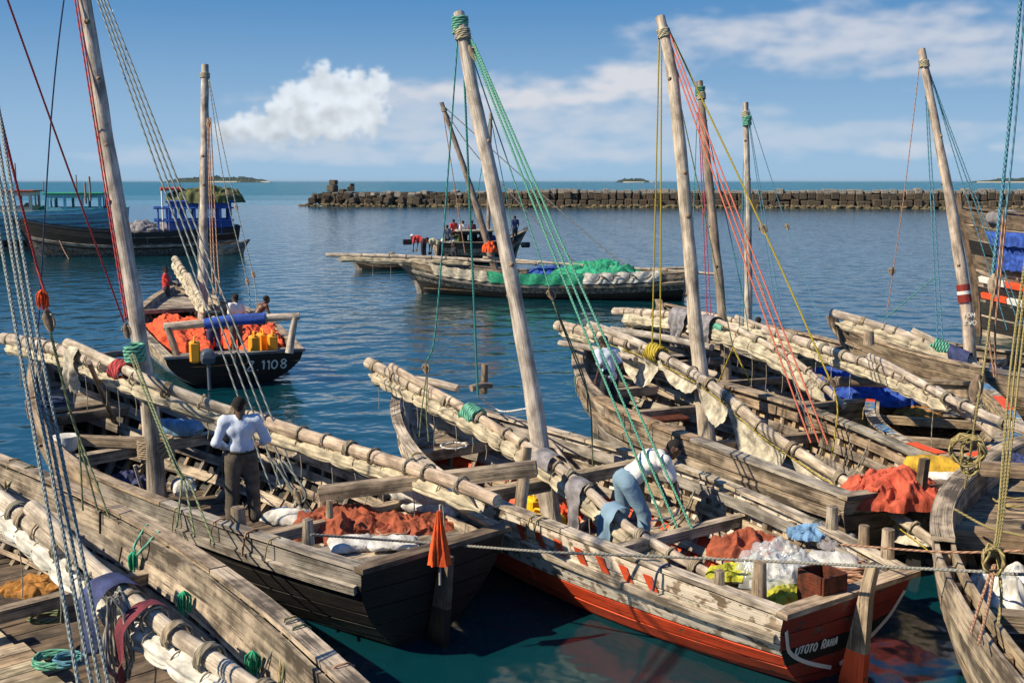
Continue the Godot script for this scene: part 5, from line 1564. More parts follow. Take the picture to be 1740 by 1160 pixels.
	for i in 3:
		var mb := MB.new()
		tube(mb, PackedVector3Array([bandp[i], bandp[i + 1]]), [0.153, 0.152], 14, Color(1, 1, 1))
		part("painted_band", mb, ["dark_red_paint", "white_letters", "dark_red_paint"][i], h.root)
	paint_text("IOM", 0.09, Transform3D(Basis().rotated(UPV, -h.root.rotation.y - 0.35), h.inv * (Vector3(10.52, 2.2, -25.45) + Vector3(-0.06, 0, 0.17))), h.root, "white_letters")
	paint_text("KWO", 0.09, Transform3D(Basis().rotated(UPV, -h.root.rotation.y - 0.35), h.inv * (Vector3(10.55, 2.03, -25.43) + Vector3(-0.06, 0, 0.17))), h.root, "white_letters")
	yard(h, [Vector3(7.91, 2.08, -27.07), Vector3(9.17, 1.75, -26.11), Vector3(9.95, 1.47, -25.52), Vector3(10.7, 1.07, -24.94), Vector3(11.72, 0.52, -24.16)], 0.11, 0.1, {sail = {a = 0.03, b = 0.95, r = 0.17, drop = 0.22, pinch = 0.5}, gap = 0.6})
	ring(h.root, h.inv * Vector3(10.05, 1.46, -25.44), (h.inv.basis * (Vector3(10.7, 1.07, -24.94) - Vector3(9.95, 1.47, -25.52))).normalized(), 0.13, 0.03, 7, "rope_green", Color(1, 1, 1))
	for q in [[Vector3(9.57, 8.04, -26.18), Vector3(9.96, 1.66, -25.44)], [Vector3(9.59, 8.04, -26.16), Vector3(10.07, 1.63, -25.42)]]:
		rope(h, q, 0.014, "rope_blue", 0.0, "halyard")
	rope(h, [Vector3(9.5, 8.18, -26.23), Vector3(9.2, 5.14, -25.96), Vector3(8.85, 2.25, -25.73)], 0.012, "rope_tan", 0.0, "stay")
	block(h, Vector3(8.93, 3.22, -25.79), Vector3(-0.1, -1, 0), 0.14, "spar_dark")
	rope(h, [Vector3(9.4, 1.8, -27.66), Vector3(9.91, 3.09, -25.67)], 0.011, "rope_green", 0.0, "stay")
	for q in [[Vector3(9.58, 8.22, -26.18), Vector3(9.86, 7.37, -26.08), Vector3(11.98, 1.89, -25.35)], [Vector3(9.59, 8.18, -26.17), Vector3(9.97, 6.89, -26), Vector3(11.56, 1.88, -25.42)], [Vector3(9.6, 8.17, -26.16), Vector3(9.86, 7.3, -26.08), Vector3(11.84, 1.89, -25.33)]]:
		rope(h, q, 0.013, "rope_blue", 0.0, "stay")
	post(h, Vector3(8.07, 1.65, -24.6), 0.3, 0.12, Vector3.ZERO, "stem_head")
	# --- I, lower right
	var i2 := dhow("dhow", "broad dhow with curved worn side rail at lower right", {bow = Vector2(7.4, -14.8), stern = Vector2(4.6, -5.6), beam = 3.6, hb = 1.75, hm = 1.68, hs = 1.72, d = 0.6, tw = 0.55, rb = 0.5, strakes = ["blue_paint", "tar", "wood_dark", "wood", "wood", "wood"], fore = 0.36, fore_drop = 0.3, aft = 0.94, beams = [[0.37, -0.3, 0.0, 0.24], [0.2, 0.08, 0.0, 0.18], [0.62, -0.3, 0.0, 0.18]], cap = 0.2, caps = [[0.015, 0.26], [0.262, 0.5]], floor = 0.3, stringers = [[0.86, 1.0], [0.66, 0.76], [0.5, 0.58]], tone = Color(0.95, 0.88, 0.8)})
	BT["I"] = i2
	rope(i2, [Vector3(5.58, 7.51, -12.45), Vector3(5.54, 5.68, -12.48), Vector3(5.47, 4.23, -12.48)], 0.02, "rope_blue", 0.0, "stay", true)
	rope(i2, [Vector3(5.63, 7.51, -12.45), Vector3(5.61, 5.68, -12.48), Vector3(5.51, 4.03, -12.45)], 0.012, "rope_blue", 0.0, "stay")
	rope(i2, [Vector3(5.55, 4.96, -12.48), Vector3(5.48, 4.24, -12.38), Vector3(5.43, 3.63, -12.39), Vector3(5.49, 3.1, -12.31)], 0.012, "rope_tan", 0.0, "stay")
	rope(i2, [Vector3(5.58, 4.96, -12.48), Vector3(5.51, 4.17, -12.37), Vector3(5.5, 3.63, -12.39), Vector3(5.51, 3.1, -12.31)], 0.012, "rope_tan", 0.0, "stay")
	block(i2, Vector3(5.47, 4.15, -12.46), Vector3(-0.1, -1, 0), 0.16)
	rope(i2, [Vector3(5.47, 4.03, -12.45), Vector3(5.35, 3.38, -12.25), Vector3(5.17, 2.83, -11.97), Vector3(5.22, 1.8, -12.28)], 0.014, "rope_gold", 0.0, "stay", true)
	block(i2, Vector3(5.2, 3.01, -12.1), Vector3(-0.15, -1, 0), 0.22, "spar_dark")
	for q in [[Vector3(4.72, 4.71, -10.02), Vector3(4.48, 3.58, -9.65), Vector3(4.18, 2.45, -9.08), Vector3(4.08, 2.16, -8.94)], [Vector3(4.69, 4.71, -10.02), Vector3(4.44, 3.58, -9.65), Vector3(4.16, 2.45, -9.08), Vector3(4.06, 2.16, -8.94)], [Vector3(4.75, 4.71, -10.02), Vector3(4.52, 3.58, -9.65), Vector3(4.2, 2.45, -9.08), Vector3(4.1, 2.16, -8.94)]]:
		rope(i2, q, 0.012, "rope_gold", 0.0, "stay", true)
	coil(i2.root, i2.inv * Vector3(5.02, 2.56, -11.83), 0.2, 0.17, 9, 0.012, "rope_gold")
	coil(i2.root, i2.inv * Vector3(5.02, 2.57, -11.73), 0.11, 0.24, 5, 0.012, "rope_gold")
	coil(i2.root, i2.inv * Vector3(4.08, 2.26, -8.96), 0.09, 0.12, 6, 0.013, "rope_gold")
	rope(i2, [Vector3(4.08, 2.09, -8.93), Vector3(3.89, 1.87, -8.7), Vector3(3.68, 1.72, -8.38)], 0.014, "rope_tan", 0.0, "lanyard", true)
	rope(i2, [Vector3(4.09, 2.09, -8.93), Vector3(3.9, 1.86, -8.59), Vector3(3.65, 1.72, -8.16)], 0.014, "rope_tan", 0.0, "lanyard", true)
	rope(i2, [Vector3(4.11, 2.16, -8.94), Vector3(4.1, 1.88, -8.8), Vector3(4.03, 1.67, -8.67)], 0.014, "rope_gold", 0.0, "rope_end", true)
	rope(i2, [Vector3(4.78, 1.8, -11.48), Vector3(4.99, 1.72, -11.11), Vector3(4.6, 2.21, -9.25)], 0.015, "rope_gold", 0.0, "mooring_line", true)
	# mooring lines across the foreground
	rope(c, [Vector3(-2.26, 1.38, -11.89), Vector3(-1.04, 1.1, -12.44), Vector3(0.39, 1.22, -11.76)], 0.016, "rope_grey", 0.0, "mooring_line", true)
	rope(c, [Vector3(0.39, 1.22, -11.76), Vector3(2.54, 1.25, -11.41), Vector3(4, 1.78, -9.66), Vector3(4.46, 2, -8.92)], 0.016, "rope_grey", 0.0, "mooring_line", true)
	rope(c, [Vector3(3.76, 1.2, -12.08), Vector3(4.15, 1.78, -10.15), Vector3(4.5, 2.18, -9.04)], 0.013, "rope_tan", 0.0, "mooring_line")
	var mats := ["rope_grey", "rope_olive", "rope_tan", "rope_navy", "rope_gold"]
	for k in ["A", "B", "C", "D", "E", "F"]:
		var bb: Boat = BT[k]
		for i in 9:
			var t := rng.randf_range(0.16, 0.9); var sd := -1.0 if rng.randf() < 0.5 else 1.0
			var p0 := bb.hp(t, 1.0, sd) + Vector3(-sd * 0.1, 0.085, 0)
			var p1 := bb.hp(t + rng.randf_range(-0.05, 0.05), 0.7, sd) + Vector3(-sd * 0.3, 0, 0)
			var p2 := bb.hp(clampf(t + rng.randf_range(-0.12, 0.12), 0.1, 0.95), rng.randf_range(0.4, 0.6), sd) + Vector3(-sd * rng.randf_range(0.4, 0.8), 0, 0)
			var mb := MB.new()
			var outp := bb.hp(t - 0.004, 0.86, sd) + Vector3(sd * 0.09, 0, 0)
			tube(mb, smooth_path([outp, p0 + Vector3(sd * 0.15, -0.02, 0), p0, p1, p1.lerp(p2, 0.5) + Vector3(0, -0.08, 0.05), p2], 0.1), rng.randf_range(0.008, 0.015), 5, Color(1, 1, 1), 8.0)
			part("rope", mb, mats[rng.randi() % mats.size()], bb.root)
	far_boats()

func cabin(b: Boat, t: float, w: float, l: float, y0: float, h: float, mat: String, roof: String, wins: int, called := "deckhouse") -> void:
	# a hollow house: dado and lintel walls with posts between the open windows
	var z := -b.L * 0.5 + t * b.L
	var mb := MB.new()
	for q in [[y0 + h * 0.2, h * 0.4], [y0 + h * 0.92, h * 0.16]]:
		for s in [-1.0, 1.0]:
			bevel_box(mb, Vector3(s * (w * 0.5 - 0.04), q[0], z), Vector3(0.08, q[1], l), Color(1, 1, 1), 0.01)
			bevel_box(mb, Vector3(0, q[0], z + s * (l * 0.5 - 0.04)), Vector3(w - 0.17, q[1], 0.08), Color(1, 1, 1), 0.01)
	var p := part(called, mb, mat, b.root)
	var rf := MB.new()
	bevel_box(rf, Vector3(0, y0 + h + 0.07, z), Vector3(w + 0.4, 0.12, l + 0.4), Color(1, 1, 1), 0.04)
	part("roof", rf, roof, p)
	for s in [-1.0, 1.0]:
		for i in wins + 1:
			var wb := MB.new()
			bevel_box(wb, Vector3(s * (w * 0.5 - 0.04), y0 + h * 0.62, z - l * 0.5 + 0.1 + i * (l - 0.2) / wins), Vector3(0.1, h * 0.44, 0.2), Color(1, 1, 1), 0.01)
			part("window_post", wb, mat, p)
		for i in 3:
			var eb := MB.new()
			bevel_box(eb, Vector3((i - 1) * (w * 0.5 - 0.2), y0 + h * 0.62, z + s * (l * 0.5 - 0.04)), Vector3(0.22, h * 0.44, 0.1), Color(1, 1, 1), 0.01)
			part("window_post", eb, mat, p)

func far_boats() -> void:
	# --- Z, orange cargo
	var z := dhow("dhow", "dhow with orange tarpaulin cargo and number on its dark stern", {bow = Vector2(-12.3, -40.2), stern = Vector2(-7.25, -28.4), beam = 4.1, hb = 1.45, hm = 0.95, hs = 0.82, d = 0.6, tw = 0.86, strakes = ["tar", "grey_paint", "blue_paint", "white_paint", "wood"], transom = ["tar", "tar", "tar", "tar"], fore = 0.24, fore_drop = 0.15, aft = 0.9, aft_drop = 0.12, beams = [[0.3, 0.02, 0.0, 0.16]], stringers = [[0.86, 0.96]], rib = 0.6, floor = 0.2})
	BT["Z"] = z
	mast(z, [Vector3(-10, 0.56, -35.18), Vector3(-10.06, 3.18, -35.87), Vector3(-10.08, 6.41, -36.54), Vector3(-10.06, 9.08, -36.93)], 0.16, 0.12, "spar")
	yard(z, [Vector3(-11.88, 2.6, -38.71), Vector3(-10.97, 2.35, -36.58), Vector3(-9.91, 1.9, -34.24), Vector3(-8.35, 1.4, -30.72)], 0.12, 0.1, {sail = {a = 0.05, b = 0.8, r = 0.17, drop = 0.18, pinch = 0.7, col = Color(1, 1, 0.9)}})
	for q in [[Vector3(-9.89, 7.35, -36.48), Vector3(-9.38, 3.25, -34.57), Vector3(-8.87, 1.94, -32.86)], [Vector3(-9.83, 7.35, -36.48), Vector3(-9.27, 3.25, -34.57), Vector3(-8.76, 1.94, -32.86)], [Vector3(-9.93, 7.35, -36.48), Vector3(-9.46, 3.25, -34.57), Vector3(-8.97, 1.94, -32.86)]]:
		rope(z, q, 0.02, "rope_tan", 0.0, "halyard")
	block(z, Vector3(-9.89, 7.16, -36.45), Vector3(0, -1, 0), 0.2)
	for q in [[Vector3(-10, 8.92, -36.91), Vector3(-9.14, 5.08, -35.34), Vector3(-8.31, 2.16, -34.41), Vector3(-8.17, 1.28, -33.98)], [Vector3(-10, 8.92, -36.91), Vector3(-8.96, 5.26, -35.36), Vector3(-8.13, 2.34, -34.43), Vector3(-7.9, 1.39, -33.79)], [Vector3(-10.12, 8.69, -36.87), Vector3(-10.25, 4.88, -36.32), Vector3(-10.31, 2.02, -35.9)]]:
		rope(z, q, 0.016, "rope_slate", 0.0, "stay")
	for q in [Vector3(-9.07, 4.93, -35.32), Vector3(-8.79, 4.48, -35.25), Vector3(-8.31, 2.19, -34.41), Vector3(-8.1, 2.42, -34.34)]:
		block(z, q, Vector3(0.2, -1, 0), 0.17)
	spar_between(z, Vector3(-9.02, 1.56, -28.26), Vector3(-5.57, 1.81, -28.59), 0.12, "spar", "boom")
	var sl := MB.new()
	tube(sl, smooth_path([z.inv * Vector3(-7.99, 1.63, -28.37), z.inv * Vector3(-7.21, 1.73, -28.43), z.inv * Vector3(-6.45, 1.76, -28.49)], 0.3), 0.15, 10, Color(1, 1, 1))
	part("boom_sleeve", sl, "tarp_blue", z.root)
	spar_between(z, Vector3(-8.62, 0.68, -28.03), Vector3(-8.92, 1.55, -28.2), 0.1, "spar_dark", "boom_post")
	spar_between(z, Vector3(-5.82, 0.86, -28.36), Vector3(-5.68, 1.77, -28.54), 0.1, "spar", "boom_post")
	var e := z.hp(1.0, 0.72, 1.0)
	paint_text("Z.1108", 0.24, Transform3D(Basis().rotated(Vector3.RIGHT, 0.25), Vector3(0.28, e.y - 0.1, e.z + 0.01)), z.hull, "white_letters", 0.08, e.x)
	rudder(z, 0.1, ["tar", "tar"])
	# --- M, broadside
	var m := dhow("dhow", "grey dhow lying broadside under long level yard with green tarpaulin", {bow = Vector2(-4.9, -52.5), stern = Vector2(7.9, -49.6), beam = 3.6, hb = 1.75, hm = 1.05, hs = 1.35, d = 0.5, tw = 0.75, rb = 1.4, strakes = ["tar", "tar", "slate_paint", "slate_paint", "wood_b"], fore = 0.16, fore_drop = 0.1, aft = 0.84, aft_drop = 0.15, rub = 0.72, beams = [], stringers = [[0.86, 0.96]], rib = 0.6, floor = 0.3})
	BT["M"] = m
	mast(m, [Vector3(-0.78, 1.13, -51.77), Vector3(-1.93, 4.97, -52.03), Vector3(-3.29, 8.94, -52.34)], 0.18, 0.1, "spar_dark")
	yard(m, [Vector3(-8.94, 1.8, -52.9), Vector3(-4.72, 1.78, -51.95), Vector3(0.81, 1.57, -50.69), Vector3(5.58, 1.41, -49.61), Vector3(9.21, 1.21, -48.79)], 0.1, 0.08, {sail = {a = 0.03, b = 0.4, r = 0.13, drop = 0.22, pinch = 0.9, col = Color(0.8, 0.77, 0.7)}, gap = 1.0})
	for q in [[Vector3(-3.27, 8.78, -52.34), Vector3(-1.51, 6.33, -51.94), Vector3(3.14, 1.33, -50.99)], [Vector3(-3.21, 8.78, -52.32), Vector3(3.53, 2.83, -50.9), Vector3(5.67, 1.18, -50.41)]]:
		rope(m, q, 0.025, "rope_grey", 0.0, "stay")
	rope(m, [Vector3(-3.24, 8.64, -52.33), Vector3(-2.21, 1.96, -51.69)], 0.022, "rope_tan", 0.0, "halyard")
	# cloth screens along the side
	for q in [[0.14, 0.34, "canvas", 0.8], [0.34, 0.66, "tarp_green", 0.78], [0.66, 0.92, "canvas_white", 0.8]]:
		var mb := MB.new()
		var n := 40; var k := 7
		for i in n + 1:
			for j in k + 1:
				var t: float = lerpf(q[0], q[1], float(i) / n); var f := float(j) / k
				var vv := lerpf(q[3], 1.0, f)
				var p := m.hp(t, vv, -1.0) + m.nrm(t, 0.9, -1.0) * (0.08 + 0.03 * sin(i * 0.75 - f * 2.5))
				p.y += 0.16 * f + 0.02 * sin(i * 0.7)
				mb.vert(p, Vector3(-1, 0, 0), Vector2(t * m.L, f), Color(1, 1, 1))
		finish_grid(mb, 0, n + 1, k + 1, Vector3(-1, 0, 0))
		part("side_cloth", mb, q[2], m.root)
	for q in [[0.70, 0.83, 0.716, 0.99], [0.72, 0.99, 0.745, 0.84], [0.755, 0.84, 0.76, 1.0], [0.765, 0.98, 0.785, 0.97], [0.80, 0.8, 0.815, 1.0], [0.82, 0.99, 0.84, 0.86], [0.86, 0.84, 0.885, 0.98]]:
		var mk := []
		for i in 5:
			var f := i / 4.0
			var tt: float = lerpf(q[0], q[2], f) + 0.006 * sin(PI * f); var vv: float = lerpf(q[1], q[3], f)
			var pp := m.hp(tt, minf(vv, 1.0), -1.0) + m.nrm(tt, 0.9, -1.0) * 0.15
			pp.y += 0.06
			mk.append(pp)
		var mm := MB.new()
		tube(mm, smooth_path(mk, 0.1), 0.03, 5, Color(1, 1, 1))
		part("painted_mark", mm, "tar", m.root)
	rudder(m, 0.2, ["tar", "tar"], 0.0)
	# --- N, dark boat behind M
	var n := dhow("motor_boat", "dark crowded motor boat behind the broadside grey dhow", {bow = Vector2(0.4, -72.3), stern = Vector2(-4.9, -71.0), beam = 2.6, hb = 2.1, hm = 1.4, hs = 1.5, d = 0.5, tw = 0.8, rb = 0.8, strakes = ["tar", "tar", "grey_paint", "tar"], fore = 0.2, aft = 0.8, stringers = [], rib = 0.8, floor = 0.5})
	cabin(n, 0.55, 1.7, 2.2, 1.0, 1.1, "tar", "white_paint", 3)
	for q in [[0.3, "tarp_blue", 0.5], [0.75, "tarp_olive", 0.6], [0.85, "sack_white", 0.4], [0.42, "cloth_maroon", 0.45]]:
		var dc := MB.new()
		dc.add(heap_mesh(0.7, 0.6, q[2], 7, 0.2, 20), Transform3D(Basis(), Vector3(0.2, 1.35, -n.L * 0.5 + q[0] * n.L)))
		part("deck_cargo", dc, q[1], n.root)
	mast(n, [Vector3(-1.56, 0.34, -71.03), Vector3(-1.48, 5.6, -71.79), Vector3(-1.37, 9.66, -72.38)], 0.13, 0.1, "spar_dark")
	for q in [[Vector3(-1.44, 9.36, -72.34), Vector3(-2.66, 1.84, -71.24)], [Vector3(-1.37, 9.36, -72.34), Vector3(0, 2.36, -72.33)]]:
		rope(n, q, 0.03, "rope_teal", 0.0, "stay")
	for q in [[Vector3(-6.67, 1.48, -70.18), Vector3(-4.72, 1.42, -70.68)], [Vector3(0.89, 1.18, -72.16), Vector3(-0.38, 1.36, -71.68)]]:
		spar_between(n, q[0], q[1], 0.06, "spar_dark", "oar")
		var pb := MB.new()
		bevel_box(pb, n.inv * q[0], Vector3(0.12, 0.35, 0.6), Color(1, 1, 1), 0.05)
		part("oar_blade", pb, "tar", n.root)
	# --- canoe
	dhow("canoe", "small dark canoe lying below the level yard's left end", {bow = Vector2(-9.5, -66.5), stern = Vector2(-5.6, -66.5), beam = 0.9, hb = 0.7, hm = 0.38, hs = 0.5, d = 0.25, tw = 0.3, rb = 0.4, strakes = ["tar", "tar", "wood_dark"], stringers = [], rib = 0.7, floor = 0.1, cap = 0.08})
	# --- cargo vessels on the left
	var q2 := dhow("cargo_boat", "black hulled cargo boat with blue wheelhouse under olive tarpaulin", {bow = Vector2(-34.5, -78.0), stern = Vector2(-20.6, -82.5), beam = 4.6, hb = 2.75, hm = 1.75, hs = 2.0, d = 0.8, tw = 0.85, rb = 1.3, strakes = ["slate_paint", "slate_paint", "tar", "tar", "tar"], transom = ["tar", "tar", "deep_blue_paint", "deep_blue_paint"], capmat = "tar", stemmat = "tar", fore = 0.25, aft = 0.3, aft_drop = 0.5, stringers = [], rib = 0.9, rub = 0.6, rubmat = "wood", floor = 0.4})
	cabin(q2, 0.82, 3.6, 4.4, 1.6, 2.2, "deep_blue_paint", "deep_blue_paint", 5)
	for s in [-1.0, 1.0]:
		for i in 8:
			var rp := MB.new()
			var zz: float = -q2.L * 0.5 + 0.62 * q2.L + i * 0.62
			tube(rp, PackedVector3Array([Vector3(s * 2.0, 1.5, zz), Vector3(s * 2.0, 3.4, zz)]), 0.06, 6, Color(1, 1, 1))
			part("rail_post", rp, "deep_blue_paint", q2.root)
		var rr := MB.new()
		for y in [2.5, 3.4]:
			tube(rr, PackedVector3Array([Vector3(s * 2.0, y, -q2.L * 0.5 + 0.6 * q2.L), Vector3(s * 2.0, y, -q2.L * 0.5 + 0.98 * q2.L)]), 0.07, 6, Color(1, 1, 1))
		part("rail", rr, "deep_blue_paint", q2.root)
	var tl := MB.new()
	tl.add(heap_mesh(2.4, 2.7, 1.25, 17, 0.35, 40, 0.35), Transform3D(Basis(), Vector3(0, 3.75, -q2.L * 0.5 + 0.85 * q2.L)))
	part("tarpaulin", tl, "tarp_olive", q2.root)
	var cg := MB.new()
	cg.add(heap_mesh(1.5, 2.3, 1.1, 31, 0.3, 30), Transform3D(Basis(), Vector3(0, 1.4, -q2.L * 0.5 + 0.56 * q2.L)))
	part("cargo_cover", cg, "cloth_grey", q2.root)
	var aw := MB.new()
	bevel_box(aw, Vector3(0, 4.75, -q2.L * 0.5 + 0.69 * q2.L), Vector3(2.6, 0.25, 1.6), Color(1, 1, 1), 0.05)
	part("awning", aw, "cloth_red", q2.root)
	for s in [-1.0, 1.0]:
		for dz in [-0.7, 0.7]:
			var pm := MB.new()
			var zz: float = -q2.L * 0.5 + 0.69 * q2.L + dz
			tube(pm, PackedVector3Array([Vector3(s * 1.2, 1.3, zz), Vector3(s * 1.2, 4.65, zz)]), 0.05, 6, Color(1, 1, 1))
			part("awning_post", pm, "white_letters", q2.root)
	rope(q2, [Vector3(-32.4, 1.99, -78.34), Vector3(-31.53, 0.73, -77.15), Vector3(-30.35, -0.54, -75.95)], 0.03, "rope_tan", 0.0, "anchor_line")
	var p2 := dhow("cargo_boat", "aqua painted cargo boat with slatted sides at the left edge", {bow = Vector2(-50.0, -84.0), stern = Vector2(-31.0, -88.5), beam = 5.2, hb = 3.4, hm = 3.0, hs = 3.2, d = 0.9, tw = 0.85, rb = 1.2, strakes = ["grey_paint", "tar", "aqua_paint", "aqua_paint", "aqua_paint", "aqua_paint"], transom = ["tar", "aqua_paint", "aqua_paint", "aqua_paint"], fore = 0.25, aft = 0.3, aft_drop = 0.5, stringers = [], rib = 0.9, floor = 0.5, capmat = "aqua_paint"})
	cabin(p2, 0.82, 4.2, 4.0, 2.6, 1.7, "aqua_paint", "tarp_green", 3)
	cabin(p2, 0.52, 3.8, 5.6, 2.6, 1.9, "cream_paint", "cloth_rust", 4)
	var tp := MB.new()
	tp.add(heap_mesh(2.4, 2.6, 1.5, 41, 0.3, 30), Transform3D(Basis(), Vector3(0, 3.2, -p2.L * 0.5 + 0.25 * p2.L)))
	part("tarpaulin", tp, "sack_white", p2.root)
	for q in [[40, 278, 318, 0.06], [141, 297, 330, 0.05], [155, 310, 345, 0.09], [163, 300, 340, 0.09], [85, 308, 330, 0.05]]:
		spar_between(p2, atd(q[0], q[2]), atd(q[0], q[1]), q[3], "spar_dark", "pole")
	for q in [[0.36, "sack_white", 1.0], [0.42, "tarp_blue", 0.7], [0.64, "sack_cream", 0.8], [0.7, "tarp_green", 0.6], [0.12, "tarp_blue", 1.0], [0.94, "cloth_rust", 0.6]]:
		var dc := MB.new()
		dc.add(heap_mesh(1.6, 0.9, q[2], 11, 0.3, 22), Transform3D(Basis(), Vector3(0.2, 2.75, -p2.L * 0.5 + q[0] * p2.L)))
		part("deck_cargo", dc, q[1], p2.root)
	# slats along the aqua sides
	for s in [-1.0, 1.0]:
		for i in 5:
			strake(p2, "slat", p2.hull, "blue_paint", Color(1, 1, 1), s, 0.05, 0.97, 0.56 + i * 0.085, 0.585 + i * 0.085, -0.08, 0.07, 14, 0.001)
	dhow("launch", "small brown launch tied under the blue wheelhouse stern", {bow = Vector2(-19.6, -80.6), stern = Vector2(-22.6, -79.8), beam = 1.3, hb = 1.0, hm = 0.75, hs = 0.75, d = 0.3, tw = 0.7, rb = 0.5, strakes = ["wood", "wood", "wood"], stringers = [], rib = 0.6, floor = 0.2, cap = 0.1})
	# --- J, tall dhow on the right
	var j := dhow("dhow", "tall brown dhow with red and white striped rails at right edge", {bow = Vector2(15.9, -38.0), stern = Vector2(31.0, -26.5), beam = 5.6, hb = 4.4, hm = 4.0, hs = 4.2, d = 1.1, tw = 0.8, rb = 0.9, strakes = ["tar", "tar", "tar", "wood_dark", "wood_dark", "tar", "wood_dark", "wood_dark"], fore = 0.3, fore_drop = 0.5, aft = 0.8, stringers = [], rib = 0.9, rub = 0.74, rubmat = "tar", floor = 0.5, capmat = "wood_dark", stemmat = "wood_dark"})
	for s in [-1.0, 1.0]:
		for i in 16:
			for r in 2:
				var t0 := 0.02 + i * 0.05
				strake(j, "striped_rail", j.hull, ["red_paint", "white_letters", "white_letters", "red_paint"][(i + 2 * r) % 4], Color(1.4, 1.4, 1.4), s, t0, t0 + 0.048, 0.4 + 0.11 * r, 0.435 + 0.11 * r, -0.14, 0.14, 2, 0.0)
	for q in [[0.1, "cloth_grey"], [0.16, "cloth_red"], [0.22, "sack_yellow"], [0.3, "sack_white"], [0.34, "cloth_red"], [0.42, "can_yellow"]]:
		var sm := MB.new()
		sm.add(pillow_mesh(1.0, 0.7, 0.55, 3), Transform3D(Basis(), Vector3(-0.7, j.sheer(q[0]) - 0.35, -j.L * 0.5 + q[0] * j.L - 0.8)))
		part("deck_cargo", sm, q[1], j.root)
	var jt := MB.new()
	jt.add(drape_mesh(Vector3(0, 0, 1), 3.2, 0.1, 1.3, 0.5, 9, 26, 30), Transform3D(Basis().rotated(UPV, -0.5), j.hp(0.12, 0.84, -1.0) + Vector3(-0.25, 0.15, 0)))
	part("hung_tarpaulin", jt, "tarp_blue", j.root)
	var jt2 := MB.new()
	jt2.add(drape_mesh(Vector3(0, 0, 1), 3.4, 0.1, 1.5, 0.5, 12, 26, 30), Transform3D(Basis().rotated(UPV, -0.3), j.hp(0.34, 0.8, -1.0) + Vector3(-0.25, 0.15, 0)))
	part("hung_tarpaulin", jt2, "tarp_blue", j.root)

func atd(px: int, py: int) -> Vector3:
	return Vector3((px - 870) / 1868.0 * 86.0, 5.3 - (py - 308) / 1868.0 * 86.0, -85.5)

